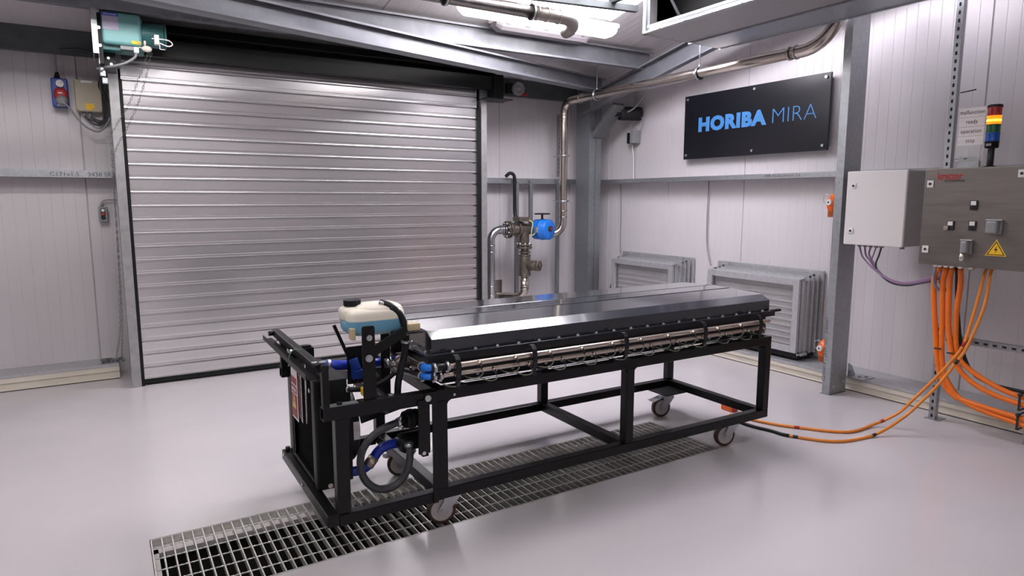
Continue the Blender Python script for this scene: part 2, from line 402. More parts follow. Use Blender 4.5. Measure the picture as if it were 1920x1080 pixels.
# header beam behind, with ink marking
hb = trim(13, MB().sweep(cprof(.12,.08,.016,.003), (XL,5.55,2.80), (1.37,5.55,2.80), (0,0,1), (0,1,0)), 'galvp')
# diagonal member running down to the corner
A, B = V((4.80,5.90,2.662)), V((-3.9,2.855,2.497)); d = (B-A).normalized(); side = d.cross(V((0,0,1))).normalized(); up = side.cross(d).normalized()
if side.y > 0: side = -side
dg = trim(14, MB().sweep([(0,0),(.141,0),(.141,.06),(.126,.06),(.126,.057),(.138,.057),(.138,.003),(.003,.003),(.003,.057),(.02,.057),(.02,.06),(0,.06)], A, B, up, side), 'galvp')
dg2 = trim(15, MB().sweep([(0,.0),(.003,0),(.003,.07),(0,.07)], A-side*.07-up*.0, B-side*.07-up*.0, up, side), 'galvd')
text('marking', '1x1.5   2444 F1 3000', .035, 'textg', hb, (.47,5.549,2.803), BW, sx=1.1)
# further purlins up the slope (seen from other positions)
for i, y in enumerate((2.1,.2,-1.7)):
    trim(16+i, MB().sweep(cprof(.16,.065,.016,.003), (XL,y,cz(y)-.18), (4.7,y,cz(y)-.18), (0,0,1), (0,1,0)))

# ================================================================ GRATINGS
bb0 = MB().box(-.0026,.0026,0,PY1-PY0-.012,-.03,0).build('bearing_bar', 'grate')
def cross(L):
    m_ = MB(); n = int(L/.012); pts = [(i*L/n, .0, -.004) for i in range(n+1)]
    prof = []
    vs = []; fs = []
    for i in range(n+1):
        a_ = i*math.pi/3.4; ca, sa = math.cos(a_)*.0032, math.sin(a_)*.0032
        for u, v in ((ca,sa),(-sa,ca),(-ca,-sa),(sa,-ca)): vs.append((i*L/n, u, -.0045+v))
    for i in range(n):
        for j in range(4): fs.append((i*4+j, (i+1)*4+j, (i+1)*4+(j+1)%4, i*4+(j+1)%4))
    return m_.add(vs, fs)
GX = [(PX0+.006, 1.072, 'left'), (1.078, 2.07, 'middle'), (2.076, PX1-.006, 'right')]
GL = ['galvanised floor grating nearest the bottom left corner, fully exposed', 'galvanised floor grating under the black trolley, between the other two', 'galvanised floor grating at the right end of the pit, under the far wheels']
for gi, (x0, x1, s_) in enumerate(GX):
    g = thing('floor_grating', GL[gi], 'grating', (x0, PY0+.006, 0), group='floor gratings over the drain pit')
    L = x1-x0; n = round(L/.041)
    for k in range(n+1):
        if gi == 0 and k == 0: bb0.parent = g; bb0.location = (0,0,0)
        else: dup(bb0, g, (k*L/n,0,0))
    cb = cross(L).build('cross_bar', 'grate', g, loc=(0,.085,0))
    for yy in (.185,.285,.385,.487): dup(cb, g, (0,yy,0))
    MB().box(0,L,-.002,.002,-.03,0).build('edge_bar', 'grate', g); MB().box(0,L,PY1-PY0-.014,PY1-PY0-.010,-.03,0).build('edge_bar', 'grate', g)

# ================================================================ TROLLEY WITH COOLED PACK
CX, CY, CR = 1.185, 2.5486, math.radians(-.75)
cart = thing('test_trolley', 'black steel trolley carrying a slate grey lidded pack with radiator and pipes', 'trolley', (CX, CY, 0), CR)
def T(name, m, mb, bevel=0, par=None, label=None):
    if name in ('bolt', 'hole', 'hose_clip', 'washer_bolt', 'hose_clamp') and len(mb.st) > 1: return mb.each(name, m, par or cart)
    o = mb.build(name, m, par or cart, bevel)
    if label: o['label'] = label
    return o
t5 = .052; W = 2.222; Dp = .86; z0, z1 = .165, .215
for y in (0, Dp-t5): T('bottom_rail', 'black', MB().box(0,W,y,y+t5,z0,z1), .004)
for x in (0, 1.083, W-t5): T('cross_rail', 'black', MB().box(x,x+t5,t5,Dp-t5,z0,z1), .004)
for y in (0, Dp-t5): T('top_rail', 'black', MB().box(0,W,y,y+t5,.620,.672), .004)
for x in (0, W-t5): T('top_cross_rail', 'black', MB().box(x,x+t5,t5,Dp-t5,.620,.672), .004)
for x in (0, 1.083, W-t5):
    for y in (0, Dp-t5): T('leg', 'black', MB().box(x,x+t5,y,y+t5,z1,.620), .004)
# gussets rounding the inner corners of the front openings
for (x, sx) in ((t5,1),(1.083,-1),(1.083+t5,1),(W-t5,-1)):
    g = MB(); g.add([(x,.006,.62),(x+sx*.022,.006,.62),(x+sx*.008,.006,.612),(x,.006,.598),(x,.046,.62),(x+sx*.022,.046,.62),(x+sx*.008,.046,.612),(x,.046,.598)], [(0,1,2,3),(7,6,5,4),(1,5,6,2),(2,6,7,3)])
    T('corner_weld', 'black', g)
# radiator sub frame at the left end
EX = -.492
T('subframe_rail', 'black', MB().box(EX,EX+.05,0,Dp,z0-.002,.213), .004)
T('subframe_rail', 'black', MB().box(EX+.05,-.002,0,.05,z0-.006,.207), .004)
T('subframe_rail', 'black', MB().box(EX+.05,-.002,Dp-.05,Dp,z0-.006,.207), .004)
T('subframe_post', 'black', MB().box(-.447,-.392,0,.05,.213,.615), .003)
T('subframe_post', 'black', MB().box(-.447,-.392,Dp-.05,Dp,.213,.615), .003)
def hollow(x0, x1, y0, y1, za, zb, t=.004):
    b = MB(); b.box(x0,x1,y0,y0+t,za,zb).box(x0,x1,y1-t,y1,za,zb).box(x0,x1,y0+t,y1-t,za,za+t).box(x0,x1,y0+t,y1-t,zb-t,zb); return b
T('subframe_rail', 'black', hollow(EX,-.002,0,.05,.615,.668))
T('subframe_rail', 'black', hollow(EX,-.002,Dp-.05-.04,Dp-.04,.615,.668))
T('subframe_rail', 'black', MB().box(-.23,-.19,.05,Dp-.09,.62,.66), .003)
T('joint_plate', 'black', MB().box(-.06,0,-.006,0,.615,.668).box(-.024,0,-.007,0,.16,.668))
T('joint_plate', 'black', MB().box(-.092,-.038,-.012,-.002,.40,.64), .002)
h = MB()
for p_ in ((-.045,-.006,.645),): h.cyl(p_, V(p_)+V((0,-.007,0)), .014, 18)
for p_ in ((0.085,0,.640),): h.cyl(p_, V(p_)+V((0,-.003,0)), .006, 10)
T('washer_bolt', 'zinc', h)
h = MB()
for p_ in ((-.20,-.001,.642),(-.165,-.001,.642),(-.07,-.013,.60),(-.07,-.013,.57),(-.07,-.013,.47),(-.07,-.013,.44)): h.cyl(p_, V(p_)+V((0,-.001,0)), .006, 10)
T('hole', 'dark', h)
T('label_plate', 'galvd', MB().box(-.475,-.33,.006,.046,.668,.6705))
h = MB(); bolt(h,(-.42,.026,.671),(0,0,1),.012,.008); T('bolt', 'blackm', h)
h = MB(); bolt(h,(-.285,.026,.669),(0,0,1),.013,.008); bolt(h,(-.20,.026,.672),(0,0,1),.013,.008); bolt(h,(-.215,.026,.669),(0,0,1),.016,.003); T('bolt', 'zinc', h)
T('bracket_foot', 'black', MB().box(-.345,-.16,.0,.045,.668,.674), .001)

# radiator
rad = T('radiator', 'black', MB().box(-.462,-.372,.30,.315,.225,.72).box(-.462,-.372,.715,.73,.225,.78).box(-.462,-.372,.315,.715,.225,.245).box(-.462,-.372,.315,.715,.70,.72).box(-.458,-.452,.315,.335,.245,.70).box(-.458,-.452,.695,.715,.245,.70), .001)
co = MB(); co.box(-.44,-.39,.335,.695,.245,.70)
for k in range(45): co.box(-.4425,-.44,.335,.695,.25+k*.01,.2525+k*.01)
T('radiator_core', 'fins', co, par=rad)
T('radiator_tank', 'blackm', MB().box(-.465,-.375,.25,.30,.215,.72), .01, rad)
h = MB()
for p_ in ((-.492,.42,.19),(-.492,.80,.205)): h.cyl(p_, V(p_)+V((-.006,0,0)), .008, 10)
h.cyl((-.41,.25,.235),(-.41,.243,.235),.011,12); h.cyl((-.465,.32,.66),(-.471,.32,.66),.010,12)
T('bolt', 'brass', h, par=rad)
h = MB(); h.cyl((-.467,.83,.213),(-.467,.83,.232),.012,12); T('rubber_foot', 'rubber', h)
# shroud and fan
T('fan_shroud', 'blackm', MB().box(-.435,-.36,.115,.53,.62,.750).box(-.36,-.345,.115,.53,.30,.69), .003)
fan = T('fan', 'rubber', MB().lathe([(.17,0),(.175,.01),(.175,.06),(.165,.07),(.155,.07),(.15,.01)], (-.372,.30,.50), (1,0,0), 40))
fb = MB(); fb.cyl((-.36,.30,.50),(-.30,.30,.50),.05,20)
for k in range(7):
    a_ = k*2*math.pi/7; c_, s_ = math.cos(a_), math.sin(a_); c2_, s2_ = math.cos(a_+.35), math.sin(a_+.35)
    fb.add([(-.35,.30+.045*c_,.50+.045*s_),(-.33,.30+.045*c2_,.50+.045*s2_),(-.325,.30+.145*c2_,.50+.145*s2_),(-.352,.30+.145*c_,.50+.145*s_)], [(0,1,2,3)])
T('fan_blade', 'rubber', fb, par=fan)
T('fan_label', 'paper', MB().box(-.335,-.308,.1235,.125,.47,.55), par=fan)
# upper bars at the left end
ub = MB(); ub.bar((-.505,-.01,.838),(-.505,.80,.842),.034,.034)
T('top_bar', 'black', ub, .004)
ub = MB(); ub.sweep([(0,0),(.042,.0),(.042,.003),(.003,.003),(.003,.022),(0,.022)], (-.560,-.02,.800), (-.560,.84,.806), (1,0,0), (0,0,1)); T('angle_strip', 'black', ub)
T('bar_post', 'black', MB().box(-.492,-.465,0,.03,.668,.83), .002)
T('bar_post', 'black', MB().box(-.492,-.462,.765,.80,.66,.83), .002)
T('bar_bracket', 'black', MB().box(-.42,-.37,.60,.64,.66,.79).box(-.43,-.38,.605,.635,.79,.80), .004)
h = MB(); bolt(h,(-.515,.02,.855),(0,0,1),.012,.006); bolt(h,(-.49,-.01,.862),(0,0,1),.016,.004); h.cyl((-.53,.34,.84),(-.54,.34,.84),.010,12); T('bolt', 'zinc', h)
h = MB(); h.cyl((-.522,.77,.845),(-.545,.77,.845),.012,12); h.cyl((-.49,-.02,.845),(-.49,-.035,.84),.017,12); T('knob', 'blackm', h)
# safety tags hanging from the bar
for k in range(3):
    x_ = -.545+.012*k; y0_ = .20-.018*k
    a_ = math.radians(5*k)
    tg = MB(); tg.box(-.001,.001,0,.105,-.235,-.0)
    o = T('safety_tag', 'paper', tg, .0, label='red and white danger tag' if k == 0 else None); o.location = (x_, y0_, .80); o.rotation_euler = (0,0,-a_*1.5)
    MB().box(-.0022,-.001,.008,.097,-.225,-.155+.03).box(-.0022,-.001,.008,.097,-.118,-.088).box(-.0022,-.001,.008,.097,-.08,-.05).build('red_print', 'redp', o)
    if k == 0:
        MB().add([(-.003,.02,-.185),(-.003,.085,-.185),(-.003,.0525,-.12),(-.001,.02,-.185),(-.001,.085,-.185),(-.001,.0525,-.12)], [(0,1,2)]).build('warning_triangle', 'yellowp', o)
        MB().add([(-.0035,.058,-.135),(-.0035,.046,-.158),(-.0035,.052,-.158),(-.0035,.048,-.178),(-.0035,.060,-.152),(-.0035,.054,-.152)], [(0,1,2,3,4,5)]).build('lightning_bolt', 'text', o)
        text('lettering', 'DANGER', .019, 'paper', o, (-.0026,.094,-.110), RW)
h = MB(); h.tube([V((-.525+.034*math.cos(t*math.pi/8), .27, .825+.04*math.sin(t*math.pi/8))) for t in range(16)], .0016, 6, closed=True)
T('tag_tie', mat('green tie', (.12,.30,.20,1), .5), h)

# coolant tank on its bracket
def rplate(x0, x1, y, za, zb, t=.006, r=.012):
    pts = [(x0,za),(x1,za),(x1,zb-r)]+[(x1-r+r*math.cos(a*math.pi/8), zb-r+r*math.sin(a*math.pi/8)) for a in range(1,4)]+[(x0+r-r*math.sin(a*math.pi/8), zb-r+r*math.cos(a*math.pi/8)) for a in range(1,5)]
    return MB().sweep(pts, (0,y,0), (0,y+t,0), (1,0,0), (0,0,1))
T('tank_bracket', 'black', rplate(-.322,-.268,.010,.672,.985))
T('tank_bracket', 'black', MB().bar((-.275,.018,.872),(-.135,.018,.945),.006,.042,(0,0,1)), .001)
T('tank_bracket', 'black', MB().box(-.30,-.17,.30,.308,.668,.84).bar((-.36,.28,.95),(-.30,.28,.80),.012,.014).box(-.11,-.05,.25,.258,.80,.93).box(-.17,-.05,.02,.26,.93,.936), .001)
T('tank_bracket', 'black', MB().box(-.175,-.135,.20,.208,.60,.95), .001)
h = MB(); h.cyl((-.293,.010,.935),(-.293,.003,.935),.012,18); h.cyl((-.296,.010,.850),(-.296,.003,.850),.015,22); h.cyl((-.296,.003,.850),(-.296,-.002,.850),.009,14)
T('washer_bolt', 'zinc', h)
tk = MB()
tk.ell((-.222,.17,.982), .128,.090,.060, 40, 24, .42)
tk.ell((-.205,.17,1.012), .112,.082,.044, 32, 18, .62)
tk.ell((-.300,.185,1.010), .058,.062,.034, 28, 16, .55)
tk.ell((-.345,.16,.965), .012,.03,.022, 12, 8, .6)
tank = T('coolant_tank', 'tank', tk, label='cream translucent plastic tank holding blue coolant')
cp = MB(); n = 28; pr = []
for i in range(n*2): a_ = math.pi*i/n; r_ = .037 if i % 4 < 2 else .034; pr.append((r_*math.cos(a_), r_*math.sin(a_)))
cp.sweep(pr, (-.303,.19,1.045), (-.303,.19,1.070), (1,0,0), (0,1,0)).cyl((-.303,.19,1.03),(-.303,.19,1.046),.03,20)
T('cap', 'blackm', cp, .002, tank)
am = mat('amber lug', (.55,.45,.28,1), .4); T('tank_lug', am, MB().box(-.105,-.05,.045,.10,.935,.968), .004, tank); T('tank_lug', am, MB().box(-.345,-.325,.08,.12,.915,.965), .004, tank)
h = MB(); h.cyl((-.205,.12,1.058),(-.175,.11,1.052),.010,12); h.cyl((-.17,.12,1.045),(-.150,.10,1.035),.011,12); T('hose_clip', 'zinc', h, par=tank)
T('hose', 'rubber', MB().tube(spl([(-.20,.13,1.058),(-.158,.10,1.040),(-.118,.09,.985),(-.103,.085,.91),(-.112,.08,.84),(-.133,.075,.77),(-.150,.07,.70),(-.153,.07,.62)]), .015, 12))
T('hose', 'rubber', MB().tube(spl([(-.165,.10,1.038),(-.13,.09,1.01),(-.112,.08,.965),(-.108,.075,.93)]), .015, 12))
T('hose', 'rubber', MB().tube(spl([(-.14,.13,.74),(-.19,.12,.715),(-.26,.11,.695),(-.33,.10,.70),(-.36,.13,.70)]), .011, 10))
T('hose', 'rubberg', MB().tube(spl([(-.235,.10,.755),(-.265,.09,.735),(-.272,.08,.70),(-.262,.07,.66),(-.235,.06,.63),(-.20,.06,.60)]), .018, 12))
h = MB()
for c_, d_ in (((-.108,.075,.925),(.2,0,1)),((-.108,.08,.885),(.1,0,1)),((-.355,.13,.70),(1,-.2,0)),((-.175,.13,.79),(1,0,.3)),((-.06,.10,.765),(1,0,0))):
    d_ = V(d_).normalized(); h.cyl(V(c_)-d_*.007, V(c_)+d_*.007, .019, 16); h.cyl(V(c_)+V((.016,-.01,0)), V(c_)+V((.028,-.012,0)), .005, 8)
T('hose_clip', 'zinc', h)
h = MB(); h.cyl((-.17,.17,.775),(-.06,.16,.765),.017,14); h.cyl((-.25,.10,.89),(-.20,.10,.885),.012,12); h.ell((-.10,.16,.78),.03,.03,.03,14,8); h.each('outlet_fitting', 'nickel', cart)
# pump side hoses
T('hose', 'rubberg', MB().tube(spl([(-.150,.055,.540),(-.20,.05,.533),(-.252,.05,.515),(-.298,.05,.482),(-.328,.05,.432),(-.332,.05,.37),(-.312,.05,.31),(-.268,.05,.266),(-.21,.05,.252),(-.155,.05,.275),(-.122,.05,.325),(-.110,.05,.385),(-.112,.06,.44)]), .0165, 12))
T('hose', 'blue', MB().tube(spl([(-.118,.16,.405),(-.165,.16,.404),(-.208,.16,.390),(-.238,.16,.358)]), .022, 14), label='short blue silicone hose')
T('hose', 'blue', MB().tube(spl([(-.262,.16,.330),(-.30,.16,.315),(-.37,.18,.31)]), .022, 14))
T('hose_joiner', 'nickel', MB().cyl((-.235,.16,.362),(-.265,.16,.327),.025,16))
T('hose', 'blue', MB().tube([(-.40,.36,.758),(-.31,.36,.745),(-.21,.36,.737),(-.03,.36,.733)], .023, 14), label='straight blue silicone hose')
h = MB()
for c_ in ((-.375,.36,.755),(-.085,.36,.735)): h.cyl(c_, V(c_)+V((.014,0,-.001)), .026, 16)
h.cyl((-.162,.056,.538),(-.148,.056,.54),.021,16); h.cyl((-.155,.04,.55),(-.155,.035,.57),.006,8); h.cyl((-.13,.16,.405),(-.115,.16,.405),.026,16); h.cyl((-.112,.058,.42),(-.112,.06,.434),.020,16); h.cyl((-.165,.04,.515),(-.14,.04,.515),.006,8)
T('hose_clip', 'zinc', h)
h = MB(); h.cyl((-.275,.30,.785),(-.262,.29,.735),.022,16).cyl((-.262,.29,.735),(-.258,.29,.715),.024,16).box(-.285,-.235,.27,.31,.695,.735); T('connector', 'blued', h, .002, label='blue electrical connector')
h = MB(); h.tube(spl([(-.27,.29,.70),(-.275,.29,.67),(-.285,.28,.65)]), .002, 6); T('wire', 'text', h)
h = MB(); h.tube(spl([(-.255,.29,.70),(-.262,.29,.675),(-.275,.28,.65)]), .002, 6); T('wire', 'red', h)
T('yellow_plug', 'yellow', MB().box(-.312,-.285,.05,.085,.68,.712).box(-.307,-.295,.045,.05,.69,.70), .002)
# pumps
pu = MB(); pu.cyl((-.148,.056,.54),(-.125,.065,.54),.014,14).cyl((-.125,.07,.54),(-.06,.08,.54),.038,20).cyl((-.105,.07,.54),(-.085,.075,.54),.043,20).cyl((-.06,.08,.545),(-.02,.085,.55),.028,16)
T('pump', 'rubber', pu, .003)
pu = MB(); pu.cyl((-.12,.14,.41),(-.02,.15,.41),.042,20).cyl((-.112,.08,.41),(-.112,.14,.41),.03,16).cyl((-.112,.062,.435),(-.112,.066,.40),.017,14)
T('pump', 'rubber', pu, .003)
T('pump_bracket', 'black', MB().bar((-.25,.30,.50),(-.02,.30,.545),.01,.05), .002); T('pump_bracket', 'black', MB().box(-.05,-.02,.05,.09,.36,.62), .002)
h = MB()
for p_ in ((-.02,.0,.40),(-.07,-.012,.405)): bolt(h, p_, (0,-1,0), .009, .006)
T('bolt', 'zinc', h)

# pack: tray, flange, lid
T('tray', 'tray', MB().box(.055,2.255,.075,.80,.673,.81), .004)
T('tray_flange', 'lid', MB().box(-.025,2.27,.028,.865,.808,.822), .002)
lp = [(.060,.822),(.060,.882),(.118,.914),(.355,.924),(.359,.918),(.369,.918),(.373,.925),(.515,.926),(.519,.919),(.529,.919),(.533,.925),(.782,.916),(.835,.884),(.835,.822)]
L_ = MB().sweep(lp, (.006,0,0), (2.262,0,0), (0,1,0), (0,0,1)); T('lid', 'lid', L_, .0025)
T('flange_lip', 'tray', MB().box(-.025,2.27,.0245,.0275,.790,.821)); T('lifting_bar', 'blackm', MB().box(2.25,2.335,.030,.05,.812,.826), .002)
# flange screws
sc = MB(); sc.cyl((0,0,0),(0,0,.004),.0085,12).cyl((0,0,.004),(0,0,.008),.0055,6)
s0 = T('flange_screw', 'zinc', sc); s0.location = (.10,.044,.822)
for k in range(1, 19): dup(s0, cart, (.10+k*.1155,.044,.822))
for k in range(6): dup(s0, cart, (-.008,.10+k*.13,.822))
# manifold pipes
T('manifold_pipe', 'nickel', MB().lathe([(.004,0),(.011,.003),(.0125,.012),(.0125,2.15),(.011,2.162),(.004,2.165)], (.02,-.005,.772), (1,0,0), 16))
T('manifold_pipe', 'nickel', MB().lathe([(.004,0),(.0095,.003),(.0115,.012),(.0115,2.14),(.009,2.148),(.004,2.15)], (.005,.0,.734), (1,0,0), 16))
def clips(y, xs_, z, r):
    for x_ in xs_:
        b = MB(); b.cyl((x_-.006,y,z),(x_+.006,y,z),r,18).box(x_-.006,x_+.006,y-.006,y+.006,z-r-.006,z+r+.002).box(x_-.004,x_+.006,y-r-.004,y-r+.002,z-.012,z+.008)
        T('hose_clamp', 'zinc', b, .001)
T('hose_sleeve', 'rubber', MB().cyl((-.03,-.005,.775),(.055,-.005,.773),.0165,16)); T('hose_sleeve', 'rubber', MB().cyl((-.03,.0,.735),(.03,.0,.734),.0155,16))
clips(-.005, (.05,-.012), .773, .020); clips(0, (.018,-.012), .735, .019)
for z, y in ((.776,-.005),(.737,.002)):
    T('elbow', 'blueb', MB().tube(arc((-.020,y,z),(-.050,y,z),(-.050,y+.034,z),8), .0155, 14), label='bright blue elbow')
h = MB()
for z in (.776,.737): h.cyl((-.050,.030,z),(-.049,.044,z),.021,16); h.box(-.056,-.044,.032,.042,z-.027,z-.018)
T('hose_clamp', 'zinc', h)
T('hose', 'brownh', MB().tube(spl([(-.050,.03,.776),(-.048,.15,.772),(-.02,.35,.768),(.0,.55,.766),(.02,.66,.766)]), .019, 12))
T('hose', 'brownh', MB().tube(spl([(-.050,.03,.735),(-.055,.14,.728),(-.062,.26,.722),(-.055,.36,.722),(-.03,.46,.728),(.0,.56,.733)]), .018, 12))
T('hose', 'brownh', MB().tube(spl([(-.02,.06,.752),(.0,.25,.745),(.03,.45,.742),(.05,.60,.742)]), .017, 12))
# fittings with clear tubes
def fitting(x, y, z, drop, sgn):
    b = MB(); b.cyl((0,0,.002),(.002,-.018,-.008),.0075,10).cyl((.001,-.010,-.002),(.003,-.016,-.006),.0095,6)
    o = T('fitting', 'brass', b); o.location = (x,y,z)
    MB().cyl((.002,-.018,-.008),(.008,-.024,-.026),.0065,10).build('push_connector', 'rubber', o)
    pts = spl([(.008,-.024,-.024),(.013,-.022,-.045),(.008,-.014,-.062),(-.012,-.002,-.073),(-.040,.012,-.070),(-.058,.035,-.060)]) if sgn else spl([(.006,-.023,-.022),(.012,-.022,-.036),(.002,-.020,-.050),(-.022,-.010,-.053),(-.045,.005,-.045),(-.058,.035,-.038)])
    MB().tube(pts, .0036, 8).build('clear_tube', 'tube', o)
    return o
f1 = fitting(.198,-.012,.776,0,1)
for k in range(1, 11): dup(f1, cart, (.198+k*.190,-.012,.776))
f2 = fitting(.085,-.008,.736,0,0)
for k in range(1, 11): dup(f2, cart, (.085+k*.190,-.008,.736))
# brackets holding the pipes
hp = [(-.030,.676),(.03,.676),(.03,.682),(-.012,.682),(-.020,.70),(-.030,.745),(-.030,.775),(-.022,.795),(-.006,.812),(.004,.812),(.004,.820),(-.012,.820),(-.030,.802),(-.038,.778),(-.038,.742),(-.028,.698),(-.030,.690)]
for k, x_ in enumerate((.092,.489,1.046,1.615,2.075)):
    T('pipe_bracket', 'tray', MB().sweep(hp, (x_-.012,0,0), (x_+.012,0,0), (0,1,0), (0,0,1)).box(x_-.055,x_+.055,-.004,.04,.672,.679), .001)
bt = MB(); bt.cyl((0,0,0),(0,-.005,0),.0085,12); b0 = T('tray_bolt', 'zinc', bt); b0.location = (.145,.074,.70)
for k in range(1, 22): dup(b0, cart, (.145+k*.095,.074,.70))
T('edge_strip', 'beamd', MB().box(.16,.44,.045,.047,.676,.680).box(.53,1.0,.045,.047,.676,.680).box(1.09,1.57,.045,.047,.676,.680).box(1.66,2.04,.045,.047,.676,.680))
# casters
def caster(name, x, y, ang, brake, tall=0):
    R_ = .0665; c_ = MB()
    c_.box(-.055,.055,-.045,.045,.158,.165).cyl((0,0,.146),(0,0,.158),.034,20)
    for s_ in (-1, 1):
        pts = [(-.036,.148),(.045,.148),(.050,.135),(-.036+.02,.052),(-.036-.012,.045),(-.036-.022,.055),(-.036-.020,.072),(-.030,.115)]
        c_.sweep(pts, (0,s_*.024-.0015,0), (0,s_*.024+.0015,0), (1,0,0), (0,0,1))
    c_.box(-.036,.045,-.0255,.0255,.145,.149)
    o = T(name, 'zinc', c_, .0008); o.location = (x, y, 0); o.rotation_euler = (0,0,ang)
    MB().lathe([(.018,-.0155),(.022,-.012),(.048,-.0145),(.054,-.0155),(.054,.0155),(.048,.0145),(.022,.012),(.018,.0155)], (-.04,0,R_), (0,1,0), 32).build('wheel_hub', 'nylon', o)
    MB().lathe([(.052,-.0165),(.060,-.0165),(R_,-.013),(R_,.013),(.060,.0165),(.052,.0165)], (-.04,0,R_), (0,1,0), 40, ring=True).build('tyre', 'pu', o)
    MB().cyl((-.04,-.03,R_),(-.04,.03,R_),.0085,6).build('axle_bolt', 'zinc', o)
    if brake:
        MB().add([(-.02,-.026,.150),(-.02,.026,.150),(-.115,.034,.118),(-.115,-.034,.118),(-.02,-.026,.146),(-.02,.026,.146),(-.115,.034,.113),(-.115,-.034,.113),(-.13,.032,.120),(-.13,-.032,.120)], [(0,1,2,3),(7,6,5,4),(0,3,7,4),(1,5,6,2),(3,2,8,9)]).build('brake_pedal', 'zinc', o)
    return o
A_ = math.radians(-14)
caster('caster', .10,.095,A_,False); caster('caster', 1.998,.095,A_,False); caster('caster', 2.05,.70,A_,True); caster('caster', .13,.70,A_,True)
T('caster_plate', 'blackm', MB().box(1.98,2.20,.63,.82,.164,.172), .002)
T('caster_plate', 'blackm', MB().box(0,.2,.63,.82,.164,.172), .002)

# ================================================================ BACK WALL ITEMS
# valve set
vy = 6.15
def pipe_run(pts, r, n=18): return MB().tube(pts, r, n)
def collar(b, p, d, r, w_=.012, n=18):
    d = V(d).normalized(); p = V(p); b.lathe([(r-.004,-w_/2),(r+.003,-w_/4),(r+.003,w_/4),(r-.004,w_/2)], p, d, n, ring=True)
lp_ = thing('bypass_pipe', 'galvanised pipe bending over into the flange left of the blue actuator', 'pipe', (0,0,0))
pipe_run([(3.40,6.45,.36),(3.46,6.30,.36)]+arc((3.46,6.28,.36),(3.525,vy,.36),(3.525,vy,.46),6)+[(3.525,vy,1.04)]+arc((3.525,vy,1.05),(3.525,vy,1.165),(3.64,vy,1.165),8)+[(3.70,vy,1.165)], .043).build('pipe', 'pipegal', lp_)
b = MB(); 
for z in (.46,.56,.93,1.0): collar(b, (3.525,vy,z), (0,0,1), .047)
for x_ in (3.64,3.67,3.70): collar(b, (x_,vy,1.165), (1,0,0), .047)
b.each('press_ring', 'pipegal', lp_)
va = thing('motorised_valve', 'three way flanged valve with blue round actuator and black handwheel', 'valve', (0,0,0))
b = MB()
for x_ in (3.715,3.745,3.85): b.cyl((x_,vy,1.165),(x_+.018,vy,1.165),.092,28)
b.cyl((3.76,vy,1.165),(4.02,vy,1.165),.062,24); b.cyl((3.945,vy,.98),(3.945,vy,1.17),.058,24)
for z in (.955,.985): b.cyl((3.945,vy,z),(3.945,vy,z+.018),.092,28)
b.build('valve_body', 'iron', va, .002)
b = MB()
for k in range(8):
    a_ = k*math.pi/4+.4
    b.cyl((3.70,vy+.073*math.cos(a_),1.165+.073*math.sin(a_)),(3.785,vy+.073*math.cos(a_),1.165+.073*math.sin(a_)),.010,6)
    b.cyl((3.945+.073*math.cos(a_),vy+.073*math.sin(a_),.94),(3.945+.073*math.cos(a_),vy+.073*math.sin(a_),1.02),.010,6)
b.each('flange_bolt', 'zinc', va)
b = MB(); b.lathe([(.02,0),(.10,.0),(.112,.012),(.112,.085),(.108,.10),(.118,.105),(.118,.112),(.112,.118),(.112,.19),(.10,.20),(.02,.20)], (4.11,6.17,1.160), (.35,-1,0), 36)
b.build('actuator', 'bluea', va)
b = MB(); b.cyl((4.175,5.982,1.17),(4.182,5.962,1.17),.03,16); b.build('indicator', 'text', va); b = MB(); b.cyl((4.182,5.963,1.17),(4.184,5.957,1.17),.022,3); b.build('indicator_arrow', 'red', va)
b = MB(); b.box(4.02,4.075,6.02,6.06,1.13,1.19); b.build('rating_plate', 'grey', va)
b = MB(); b.lathe([(.085,0),(.092,.006),(.085,.014),(.075,.006)], (4.14,6.08,1.325), (0,0,1), 28); b.cyl((4.14,6.08,1.25),(4.14,6.08,1.335),.012,12); b.bar((4.06,6.08,1.33),(4.22,6.08,1.33),.014,.008); b.bar((4.14,6.0,1.33),(4.14,6.16,1.33),.014,.008); b.lathe([(.03,0),(.016,.03)], (4.14,6.08,1.25), (0,0,1), 16)
b.build('handwheel', 'blackm', va)
b = MB(); b.tube(spl([(3.93,6.08,1.28),(3.98,6.03,1.24),(3.96,6.02,1.15),(3.97,6.03,1.10),(4.04,6.05,1.13)]), .005, 8); b.build('signal_cable', 'yellowp', va)
b = MB(); b.box(3.83,3.95,6.05,6.20,1.255,1.30).cyl((4.02,6.14,1.20),(4.09,6.14,1.20),.04,16); b.build('gear_box', 'iron', va, .004)
st = thing('strainer_pipe', 'brown cast strainer over a steel bend running into the wall plate', 'pipe', (0,0,0))
b = MB(); b.cyl((3.955,vy,.66),(3.955,vy,.88),.064,24).cyl((3.955,vy,.65),(3.955,vy,.67),.07,24).cyl((3.955,vy,.87),(3.955,vy,.885),.07,24).cyl((3.955,vy,.89),(3.955,vy,.955),.045,20).cyl((3.955,vy,.905),(3.955,vy,.92),.066,20)
b.cyl((3.98,6.12,.765),(4.03,6.02,.765),.056,20).cyl((4.03,6.02,.765),(4.045,5.985,.765),.062,6).cyl((4.045,5.985,.765),(4.052,5.972,.765),.025,6)
b.build('strainer', 'iron', st, .003)
pipe_run([(3.955,vy,.66),(3.955,vy,.50)]+arc((3.955,vy,.50),(3.955,vy,.40),(3.88,6.25,.40),8)+[(3.80,6.38,.40),(3.76,6.58,.40)], .045).build('pipe', 'stain', st)
b = MB(); [collar(b, (3.955,vy,z), (0,0,1), .050) for z in (.645,.60,.53,.505)]; b.each('press_ring', 'stain', st)
MB().box(3.62,3.92,6.585,6.599,.33,.56).build('wall_plate', 'stain', st)
